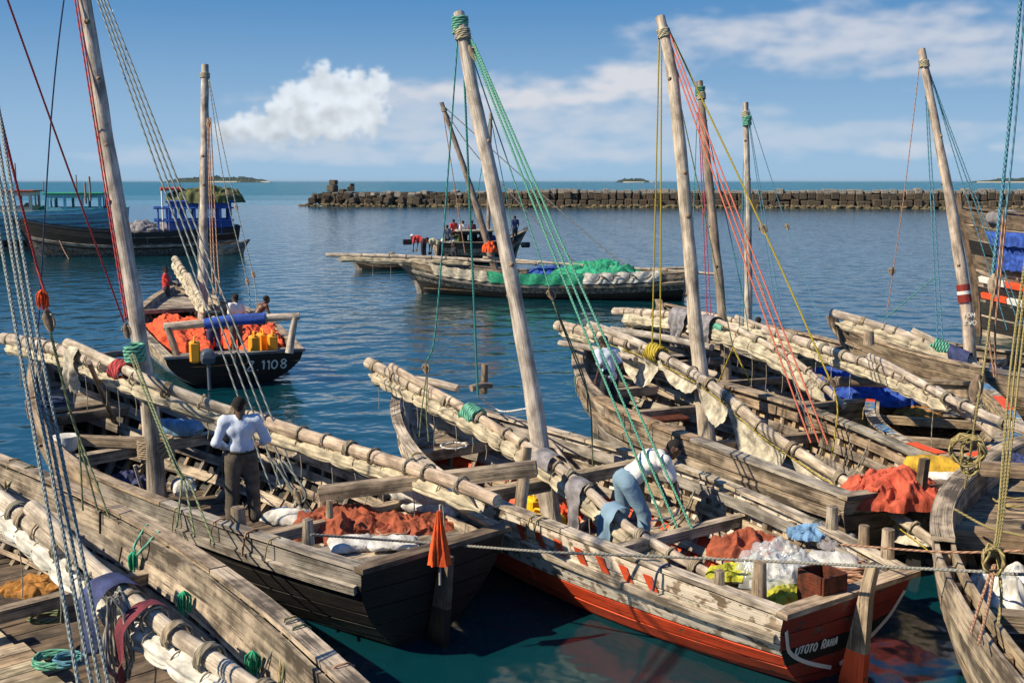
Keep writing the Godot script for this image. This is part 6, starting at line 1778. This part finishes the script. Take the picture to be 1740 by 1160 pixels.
func goods() -> void:
	heap("tarpaulin", Vector3(-2.16, 0.86, -13.54), 0.66, 0.5, 0.36, 3, "cloth_rust", "rust red tarpaulin heap beside the post on the black stern")
	heap("tarpaulin", Vector3(-1.34, 0.9, -13.42), 0.6, 0.4, 0.26, 8, "cloth_rust", "smaller rust red tarpaulin heap nearer the orange flag")
	heap("cloth_pile", Vector3(-6.52, 0.1, -17.96), 0.5, 0.4, 0.36, 13, "cloth_navy", "navy cloth pile in the bilge beside the mast foot", "cloth")
	sack(Vector3(-0.97, 0.98, -13.98), 1.0, 0.9, 0.5, 0.26, "sack_white", "lower white sack by the wooden end board of the black stern")
	sack(Vector3(-1.1, 1.14, -14.04), 1.15, 0.95, 0.5, 0.26, "sack_white", "upper white sack lying across another near the yard's end")
	sack(Vector3(-1.91, 0.97, -12.61), 1.9, 0.55, 0.4, 0.16, "sack_white", "small white sack at the near corner of the black stern")
	sack(Vector3(-1.42, 1, -12.6), 1.7, 0.6, 0.4, 0.12, "sack_white", "flat white sack between the rust tarpaulin and flag")
	sack(Vector3(-2.96, 0.85, -13.99), 1.2, 0.6, 0.45, 0.2, "canvas_white", "white bag with blue edge behind the standing man's legs")
	sack(Vector3(-5.6, 1.12, -17.94), 1.35, 0.9, 0.35, 0.3, "sack_blue", "pale blue sack roll right of the left mast foot")
	sack(Vector3(-5.21, 0.4, -16.92), 0.4, 0.5, 0.35, 0.28, "sack_white", "crumpled white sack low beside the left mast")
	var tub := MB.new()
	tube(tub, PackedVector3Array([Vector3(0, 0, 0), Vector3(0, 0.03, 0), Vector3(0, 0.24, 0)]), [0.14, 0.17, 0.2], 14, Color(1, 1, 1))
	solo("tub", tub, "sack_white", "white plastic tub on the left boat's fore rail", "tub", Vector3(-7.04, 1.1, -16.92))
	# flag on the rudder head
	var fl := thing("flag", "furled orange flag hanging over the black stern", "flag", Vector3(-0.8, 1.17, -11.68))
	var st := MB.new()
	tube(st, PackedVector3Array([Vector3(0, -0.3, 0), Vector3(0.01, 0.62, 0)]), 0.014, 6, Color(1, 1, 1))
	part("staff", st, "spar", fl)
	var fm := MB.new()
	for s in [-1.0, 1.0]:
		var pts := PackedVector3Array(); var rr := []
		for i in 12:
			var f := i / 11.0
			pts.append(Vector3(s * (0.01 + 0.05 * f), 0.56 - 0.62 * f, 0.03))
			rr.append(0.012 + 0.05 * f)
		tube(fm, pts, func(i: int, a: float) -> float: return rr[i] * (1.0 + 0.35 * sin(a * 5.0 + i * 0.3)), 18, Color(1, 1, 1))
	part("banner", fm, "flag_orange", fl)
	# C
	heap("cloth_bundle", Vector3(2.79, 0.92, -12.58), 0.45, 0.38, 0.26, 22, "cloth_rust", "rust orange cloth bundle beside the clear plastic heap", "cloth")
	heap("plastic_heap", Vector3(2.96, 0.88, -11.81), 0.5, 0.46, 0.42, 27, "clear_plastic", "heap of crumpled clear plastic sheeting on the red boat's deck", "plastic sheet", 0.0, 0.5)
	heap("plastic_sheet", Vector3(2.96, 0.88, -11.81), 0.4, 0.36, 0.3, 28, "sack_white", "white sheeting showing inside the clear plastic heap", "plastic sheet", 0.0, 0.5)
	heap("net_pile", Vector3(2.43, 0.95, -11.75), 0.26, 0.2, 0.14, 35, "net_yellow", "yellow net pile on the near rail side of the plastic", "net", 0.0, 0.3)
	heap("net_pile", Vector3(2.94, 0.86, -11.28), 0.34, 0.16, 0.14, 36, "net_yellow", "yellow net pile in front of the rusty box", "net", 0.5, 0.3)
	heap("cloth_pile", Vector3(3.67, 1, -13), 0.3, 0.22, 0.16, 37, "cloth_blue", "crumpled sky blue cloth on the far side of the red boat", "cloth", 0.2, 0.3)
	heap("cloth_pile", Vector3(3.95, 0.95, -12.82), 0.3, 0.2, 0.13, 38, "cloth_grey", "grey rag pile right of the blue cloth", "cloth", 0.7, 0.3)
	var bx := thing("metal_box", "open rusty brown box standing on the red stern", "box", Vector3(3.28, 0.84, -11.13), 0.5)
	for q in [[Vector3(0, 0.2, -0.18), Vector3(0.34, 0.4, 0.03)], [Vector3(0, 0.2, 0.18), Vector3(0.34, 0.4, 0.03)], [Vector3(-0.17, 0.2, 0), Vector3(0.03, 0.4, 0.33)], [Vector3(0.17, 0.2, 0), Vector3(0.03, 0.4, 0.33)], [Vector3(0, 0.015, 0), Vector3(0.31, 0.03, 0.33)]]:
		var mb := MB.new()
		bevel_box(mb, q[0], q[1], tone(Color(1, 0.9, 0.8)), 0.006)
		part("panel", mb, "rust_metal", bx)
	var sk := thing("sack", "white sack with blue and red print on red stern", "sack", Vector3(3.7, 0.83, -12.16), 1.3, "filled sacks in the boats")
	part("body", pillow_mesh(0.62, 0.42, 0.26, 6), "sack_white", sk)
	for i in 5:
		var pb := MB.new()
		bevel_box(pb, Vector3(-0.03 + 0.02 * (i % 2), 0.196, -0.12 + 0.05 * i), Vector3(0.12 - 0.02 * i, 0.012, 0.018), Color(1, 1, 1), 0.004)
		part("print", pb, "blue_print", sk)
	var rc := thing("rope_coil", "brown rope coil heaped before the rudder head", "rope", Vector3(3.7, 0.85, -11.62))
	coil(rc, Vector3.ZERO, 0.26, 0.2, 7, 0.016, "rope_tan", true, "coil")
	coil(rc, Vector3(0.1, 0.05, -0.35), 0.3, 0.16, 5, 0.016, "rope_tan", true, "coil")
	for q in [[Vector3(0.32, 0.06, -16.56), 0.4, "yellow jerrycan at left under the red boat's yard", "can_gold"], [Vector3(0.4, 0.06, -15.7), 0.9, "yellow jerrycan nearest the near rail amidships", "can_gold"], [Vector3(0.68, 0.06, -15.7), 0.2, "yellow jerrycan right of the orange rag", "can_gold"], [Vector3(1.51, 0.06, -19.55), 0.6, "yellow jerrycan behind the bending man", "can_gold"]]:
		jerrycan(q[0], q[1], q[2], q[3], 1.1)
	heap("cloth_pile", Vector3(0.82, 0.06, -15.98), 0.2, 0.2, 0.5, 51, "tarp_orange", "orange rag between yellow cans under the yard", "cloth", 0.0, 0.3)
	# clothing over the yards
	var yd := Vector3(0.41, 1.48, -15.05) - Vector3(-0.63, 1.78, -16.53)
	cloth_on(null, Vector3(0.53, 1.4, -14.88), yd, 0.34, 0.19, 0.25, 0.3, 4, "cloth_grey", "grey cloth draped over the yard right of the middle mast")
	cloth_on(null, Vector3(0.95, 1.16, -14.29), yd, 0.3, 0.19, 0.35, 0.75, 6, "cloth_grey", "long grey rag hanging from yard left of bending man")
	cloth_on(null, Vector3(1.35, 0.98, -13.72), yd, 0.24, 0.2, 0.2, 0.75, 9, "jeans", "blue jeans hanging over the yard beside bending man")
	var yb := Vector3(-5.62, 2.23, -16.66) - Vector3(-8.2, 2.35, -19.41)
	cloth_on(null, Vector3(-7.39, 2.34, -18.55), yb, 0.42, 0.19, 0.45, 0.85, 11, "canvas", "stiff cream cloth hung over the left yard near the bow")
	var yh := Vector3(10.7, 1.07, -24.94) - Vector3(9.17, 1.75, -26.11)
	cloth_on(null, Vector3(10.4, 1.28, -25.17), yh, 0.5, 0.2, 0.5, 0.75, 14, "cloth_navy", "navy jacket hung on the yard beside the banded mast")
	cloth_on(null, Vector3(11.11, 0.9, -24.63), yh, 0.5, 0.2, 0.3, 0.6, 15, "cloth_navy", "dark blue cloth bunched on yard near right edge")
	var ye := Vector3(5.09, 1.96, -24.13) - Vector3(4.03, 2.04, -26.72)
	cloth_on(null, Vector3(4.15, 2.05, -26.29), ye, 0.75, 0.22, 0.5, 1.0, 16, "cloth_grey", "grey lilac cloth hung on yard left of the twisted mast")
	cloth_on(null, Vector3(4.6, 2.02, -25.2), ye, 0.5, 0.22, 0.5, 0.7, 18, "cloth_grey", "grey green cloth hung on yard right of the twisted mast")
	var ya := Vector3(-2.81, 1.67, -8.55) - Vector3(-3.69, 1.72, -9.49)
	cloth_on(null, Vector3(-3.43, 1.72, -9.21) + Vector3(-0.06, -0.1, 0), ya, 0.32, 0.25, 0.3, 0.7, 19, "cloth_navy", "violet navy cloth wound on nearest yard at lower left")
	cloth_on(null, Vector3(-2.98, 1.68, -8.73) + Vector3(-0.06, -0.1, 0), ya, 0.16, 0.25, 0.2, 0.95, 23, "cloth_maroon", "maroon cloth strip hanging from nearest yard")
	var hk := thing("rope_hank", "hank of grey rope looped over the nearest yard", "rope", Vector3(-3.26, 1.79, -8.88))
	coil(hk, Vector3(0, 0.18, 0.12), 0.1, 0.42, 8, 0.014, "rope_grey", false, "loops")
	var hn := thing("rope_coil", "tangle of green and blue rope on nearest deck", "rope", Vector3(-4.42, 0.66, -10.09))
	coil(hn, Vector3.ZERO, 0.24, 0.18, 5, 0.014, "rope_green", true, "coil")
	coil(hn, Vector3(0.15, 0.03, 0.05), 0.16, 0.14, 5, 0.012, "rope_blue", true, "coil")
	var h2 := thing("rope_coil", "olive rope coil lying flat on nearest wooden deck", "rope", Vector3(-4.96, 0.66, -11.17))
	coil(h2, Vector3.ZERO, 0.22, 0.14, 4, 0.012, "rope_olive", true, "coil")
	heap("net_pile", Vector3(-5.51, 0.64, -12.17), 0.4, 0.3, 0.14, 61, "cloth_amber", "rusty brown net heap at the left edge of nearest deck", "net", 0.2, 0.4)
	var bowr := thing("rope_coil", "black rope coil on the left boat's foredeck", "rope", Vector3(-8, 1.45, -18.67))
	coil(bowr, Vector3.ZERO, 0.3, 0.25, 6, 0.018, "rope_navy", true, "coil")
	# D and neighbours
	heap("cloth_pile", Vector3(5.21, 0.95, -14.68), 0.72, 0.6, 0.46, 71, "cloth_red", "large heap of crumpled coral red cloth on a stern", "cloth", 0.3, 0.2)
	sack(Vector3(6.08, 1.15, -15.29), 1.3, 0.9, 0.42, 0.3, "sack_yellow", "bright yellow sack behind the coral red heap")
	sack(Vector3(6.26, 1, -15.09), 1.0, 0.9, 0.6, 0.3, "sack_white", "white sack right of the coral red heap")
	sack(Vector3(5.99, 0.9, -14.85), 0.6, 0.7, 0.5, 0.3, "canvas_white", "off white sack beside the coral red heap's right end")
	sack(Vector3(4.51, 0.55, -16.5), 1.1, 1.0, 0.55, 0.3, "sack_cream", "cream sack half hidden behind the pale boat's far rail")
	sack(Vector3(4.06, 0.5, -17.12), 1.2, 0.7, 0.4, 0.25, "sack_blue", "small blue sack left of the cream sack")
	heap("cloth_pile", Vector3(2.96, 0.3, -20.14), 0.6, 0.5, 0.4, 75, "cloth_amber", "amber tarpaulin pile under the swagged sail", "tarpaulin", 0.0, 0.4)
	var pl := thing("board", "orange brown board lying on the swagged boat's beam", "board", Vector3(2.75, 0.95, -19.76), 0.35)
	var pb2 := MB.new()
	bevel_box(pb2, Vector3(0, 0.05, 0), Vector3(0.95, 0.07, 0.5), Color(1, 1, 1), 0.02)
	part("panel", pb2, "rust_metal", pl)
	heap("tarpaulin", Vector3(7.23, 0.95, -22.42), 0.95, 1.5, 0.5, 81, "tarp_blue", "royal blue tarpaulin sheet over a stern beside the striped rail", "tarpaulin", 0.35, 0.12)
	heap("net_pile", Vector3(7.99, 0.75, -21.2), 0.5, 0.5, 0.2, 83, "cloth_amber", "tan rope and net pile inside the striped boat", "net", 0.0, 0.35)
	for q in [[Vector3(7.92, 0.8, -21.82), "loose pale rope coil inside the striped boat", "rope_olive"], [Vector3(8.35, 0.8, -21.24), "grey rope coil near the striped boat's middle", "rope_grey"]]:
		var rcc := thing("rope_coil", q[1], "rope", q[0])
		coil(rcc, Vector3.ZERO, 0.4, 0.3, 5, 0.018, q[2], true, "coil")
	heap("cloth_pile", Vector3(5.02, 1, -10.5), 0.45, 0.5, 0.5, 91, "canvas_white", "cream canvas heap at the right edge below the rope knot", "cloth", 0.0, 0.3)
	heap("cloth_pile", Vector3(6.63, 1.6, -14.1), 0.3, 0.25, 0.16, 93, "cloth_navy", "blue rag on the foredeck at the right edge", "cloth", 0.0, 0.3)
	# Z cargo
	heap("tarpaulin", Vector3(-10.16, 0.55, -33.3), 1.15, 3.2, 0.62, 101, "tarp_orange", "orange tarpaulin cargo cover left of the blue boom sleeve", "tarpaulin", 0.41, 0.13)
	heap("tarpaulin", Vector3(-7.91, 0.5, -32.86), 0.95, 3.3, 0.7, 103, "tarp_orange", "orange tarpaulin cargo cover right of the standing men", "tarpaulin", 0.41, 0.13)
	jerrycan(Vector3(-6.9, 0.72, -29.05), 0.4, "left of three orange jerrycans beside the stern number", "can_yellow", 1.5)
	jerrycan(Vector3(-6.79, 0.72, -29.56), 0.5, "middle of three orange jerrycans beside the stern number", "can_yellow", 1.5)
	jerrycan(Vector3(-6.45, 0.72, -29.25), 0.3, "right of three orange jerrycans beside the stern number", "can_yellow", 1.5)
	jerrycan(Vector3(-8.16, 0.7, -27.91), 0.3, "orange jerrycan standing beside the outboard motor", "can_yellow", 1.6)
	var mo := thing("outboard_motor", "dark outboard motor clamped to the numbered stern", "motor", Vector3(-7.79, 0.62, -27.75), 0.4)
	mo.scale = Vector3.ONE * 0.85
	var m1 := MB.new()
	m1.add(pillow_mesh(0.62, 0.42, 0.5, 2), Transform3D(Basis(), Vector3(0, 0.1, 0)))
	part("cowling", m1, "motor_grey", mo)
	var m2 := MB.new()
	tube(m2, PackedVector3Array([Vector3(0, 0.1, 0.12), Vector3(0, -0.7, 0.2)]), 0.055, 8, Color(1, 1, 1))
	part("shaft", m2, "motor_grey", mo)
	# M cargo
	heap("tarpaulin", Vector3(2.27, 0.85, -50.88), 0.8, 1.6, 0.6, 111, "tarp_blue", "blue tarpaulin over the broadside dhow's hold", "tarpaulin", 1.35, 0.3)
	heap("tarpaulin", Vector3(3.99, 0.8, -50.18), 1.1, 2.2, 0.95, 113, "tarp_green", "bright green tarpaulin peak on the broadside dhow", "tarpaulin", 1.35, 0.2)
	heap("net_pile", Vector3(-1.04, 2.06, -51.07), 0.35, 0.3, 0.5, 115, "flag_orange", "orange net hung by the broadside dhow's mast", "net", 0.0, 0.5)

	for q in [["pale rope strewn on the middle boat's foredeck", Vector3(-0.94, 1.08, -17.48), 1.6, "rope_pale"], ["dark rope lying in the left boat's bilge behind the standing man", Vector3(-3.66, 0.07, -15.52), 2.6, "rope_navy"], ["tan rope strewn over the black stern's deck", Vector3(-1.34, 0.99, -12.91), 2.2, "rope_tan"], ["grey rope strewn on nearest deck below the yard", Vector3(-5.18, 0.63, -10.22), 2.6, "rope_grey"], ["red brown rope pile beside bending man's hands", Vector3(2.13, 0.12, -13.74), 2.4, "rope_magenta"], ["green rope lying on bilge boards left of the red cloth", Vector3(4.48, 0.07, -17.33), 2.6, "rope_teal"], ["gold rope strewn on the foredeck at right", Vector3(6.35, 1.43, -12.71), 2.4, "rope_gold"], ["olive rope dropped on the swagged boat's foredeck", Vector3(2.28, 1.17, -22.13), 2.0, "rope_olive"]]:
		stray_rope(q[0], q[1], q[2], q[3], int(q[1].x * 31.0) & 127)
	var ty := MB.new()
	var tp := PackedVector3Array()
	for i in 25: tp.append(Vector3(cos(TAU * i / 24.0) * 0.27, 0.1, sin(TAU * i / 24.0) * 0.27))
	tube(ty, tp, 0.1, 10, Color(1, 1, 1), 1.0, false)
	solo("tyre", ty, "motor_grey", "black tyre fender lying left of standing man's legs", "tyre", Vector3(-4.24, 0.07, -14.97))
	heap("net_pile", Vector3(1.91, 0.07, -13.8), 0.5, 0.35, 0.2, 141, "cloth_navy", "dark blue net pile under bending man's hands", "net", 0.4, 0.15)
	heap("cloth_pile", Vector3(4.98, 0.06, -25.46), 0.7, 0.5, 0.35, 143, "cloth_maroon", "maroon cloth heap inside the boat with yellow stays", "cloth", 0.4, 0.15)

func people() -> void:
	person("man in pale blue shirt and brown trousers standing in the left boat", Vector3(-3.54, 0.81, -14), 0.25, {cell = 0.014, shirt = "shirt_blue", trousers = "trousers_brown", sleeve = 1.85, loose = 0.02, loose_leg = 0.035, tail = 0.0, belt = true, skin = "skin", scale = 1.0,
		j = {"sl": Vector3(-0.2, 1.41, 0.01), "sr": Vector3(0.2, 1.41, 0.01), "el": Vector3(-0.31, 1.14, 0.03), "er": Vector3(0.33, 1.14, 0.0), "wl": Vector3(-0.2, 1.02, -0.2), "wr": Vector3(0.26, 1.04, -0.24), "kl": Vector3(-0.13, 0.49, -0.02), "kr": Vector3(0.13, 0.49, -0.03), "al": Vector3(-0.15, 0.08, 0.03), "ar": Vector3(0.15, 0.08, 0.0), "tl": Vector3(-0.17, 0.03, -0.13), "tr": Vector3(0.18, 0.03, -0.16)}, look = Vector3(0.15, -0.15, -1)})
	person("man in white tee and rolled jeans bending over ropes", Vector3(1.64, 0.42, -14.21), -1.25, {cell = 0.014, scale = 1.08, tuck = true, shirt = "shirt_white", trousers = "jeans", sleeve = 0.75, loose = 0.022, loose_leg = 0.028, tail = 0.0, leg_len = 0.45,
		j = {"pelvis": Vector3(0, 0.87, 0.13), "chest": Vector3(0, 1.1, -0.19), "neck": Vector3(0, 1.17, -0.37), "head": Vector3(0, 1.22, -0.51), "sl": Vector3(-0.19, 1.13, -0.3), "sr": Vector3(0.19, 1.13, -0.3), "el": Vector3(-0.22, 0.86, -0.36), "er": Vector3(0.2, 0.86, -0.42), "wl": Vector3(-0.12, 0.62, -0.46), "wr": Vector3(0.1, 0.61, -0.54), "hl": Vector3(-0.1, 0.85, 0.13), "hr": Vector3(0.1, 0.85, 0.13), "kl": Vector3(-0.14, 0.46, 0.1), "kr": Vector3(0.16, 0.47, -0.06), "al": Vector3(-0.17, 0.08, 0.2), "ar": Vector3(0.22, 0.08, -0.02), "tl": Vector3(-0.19, 0.03, 0.05), "tr": Vector3(0.24, 0.03, -0.17)}, look = Vector3(0, -0.75, -0.65)})
	person("person in checked shirt and dark trousers leaning at a bow", Vector3(1.84, 0.75, -20.4), 0.6, {shirt = "shirt_blue", trousers = "trousers_dark", sleeve = 0.8, j = {"chest": Vector3(0, 1.27, -0.1), "neck": Vector3(0, 1.42, -0.15), "head": Vector3(0, 1.54, -0.2), "sl": Vector3(-0.185, 1.36, -0.13), "sr": Vector3(0.185, 1.36, -0.13)}, look = Vector3(0, -0.3, -1)})
	# crew of the numbered boat
	person("person in white and red shirt standing at the orange boat's bow", Vector3(-12.55, 0.53, -39.73), -1.3, {cell = 0.03, shirt = "shirt_red", trousers = "trousers_dark", sleeve = 0.7, j = {"wr": Vector3(0.15, 1.05, -0.35), "er": Vector3(0.22, 1.15, -0.1), "wl": Vector3(-0.15, 1.05, -0.38), "el": Vector3(-0.22, 1.15, -0.12)}})
	person("person in white shirt and grey trousers standing before the orange cargo", Vector3(-7.75, 0.46, -30.62), 0.9, {cell = 0.03, shirt = "shirt_white", trousers = "trousers_brown", sleeve = 0.7})
	person("bare backed person bending behind the blue boom sleeve", Vector3(-7.77, 0.3, -33.12), -0.8, {cell = 0.03, trousers = "trousers_dark", skin = "skin_light", j = {"chest": Vector3(0, 1.2, -0.18), "neck": Vector3(0, 1.33, -0.3), "head": Vector3(0, 1.43, -0.38), "sl": Vector3(-0.19, 1.27, -0.25), "sr": Vector3(0.19, 1.27, -0.25), "el": Vector3(-0.24, 1.0, -0.3), "er": Vector3(0.26, 1.02, -0.3), "wl": Vector3(-0.15, 0.9, -0.5), "wr": Vector3(0.2, 0.9, -0.5)}})
	person("person in dark clothes stooping under the blue boom sleeve", Vector3(-8.52, 0.18, -31.09), 0.2, {cell = 0.03, shirt = "trousers_dark", trousers = "cloth_navy", sleeve = 1.5, j = {"chest": Vector3(0, 1.25, -0.1), "neck": Vector3(0, 1.4, -0.16), "head": Vector3(0, 1.52, -0.2)}})
	# broadside dhow
	person("person in white cap stooping at the broadside dhow's bow", Vector3(-4.18, 1.55, -52.13), 1.2, {cell = 0.035, shirt = "shirt_red", trousers = "trousers_dark", cap = "cap_white", sleeve = 0.8, j = {"chest": Vector3(0, 1.1, -0.3), "neck": Vector3(0, 1.12, -0.47), "head": Vector3(0, 1.14, -0.6), "sl": Vector3(-0.19, 1.12, -0.4), "sr": Vector3(0.19, 1.12, -0.4), "el": Vector3(-0.24, 0.85, -0.42), "er": Vector3(0.24, 0.85, -0.42), "wl": Vector3(-0.2, 0.6, -0.45), "wr": Vector3(0.2, 0.6, -0.45)}, look = Vector3(0, -0.5, -0.8)})
	person("person in pale shirt bending low behind the white cap", Vector3(-3.45, 1.4, -52.38), 1.4, {cell = 0.035, shirt = "sack_cream", trousers = "trousers_dark", sleeve = 0.8, j = {"chest": Vector3(0, 1.1, -0.3), "neck": Vector3(0, 1.12, -0.47), "head": Vector3(0, 1.14, -0.6), "sl": Vector3(-0.19, 1.12, -0.4), "sr": Vector3(0.19, 1.12, -0.4), "el": Vector3(-0.24, 0.85, -0.42), "er": Vector3(0.24, 0.85, -0.42), "wl": Vector3(-0.2, 0.6, -0.45), "wr": Vector3(0.2, 0.6, -0.45)}, look = Vector3(0, -0.5, -0.8)})
	person("person in dark clothes sitting by the broadside dhow's forestay", Vector3(-2.75, 1.35, -51.91), 2.0, {cell = 0.035, sit = true, shirt = "trousers_dark", trousers = "trousers_dark", sleeve = 1.5})
	for q in [[Vector3(-3.76, 1.16, -71.15), "person in red shirt on the crowded motor boat's roof", "shirt_red"], [Vector3(-3.18, 1.06, -71.64), "person in white cap amid the crowded motor boat", "shirt_white"], [Vector3(-2.58, 1.09, -71.14), "person in maroon shirt left of motor boat's mast", "cloth_maroon"], [Vector3(0.19, 1.39, -71.18), "person in navy shirt at the motor boat's right end", "cloth_navy"], [Vector3(-4.15, 0.82, -70.59), "person in grey shirt at motor boat's left end", "cloth_grey"]]:
		person(q[1], q[0], 0.5, {cell = 0.045, shirt = q[2], trousers = "trousers_dark", sleeve = 0.8})
	person("person whose dark head shows behind the far yard", Vector3(7.43, 0.15, -32.89), 0.4, {cell = 0.03, sit = true, shirt = "cloth_grey", trousers = "trousers_dark", sleeve = 0.8})
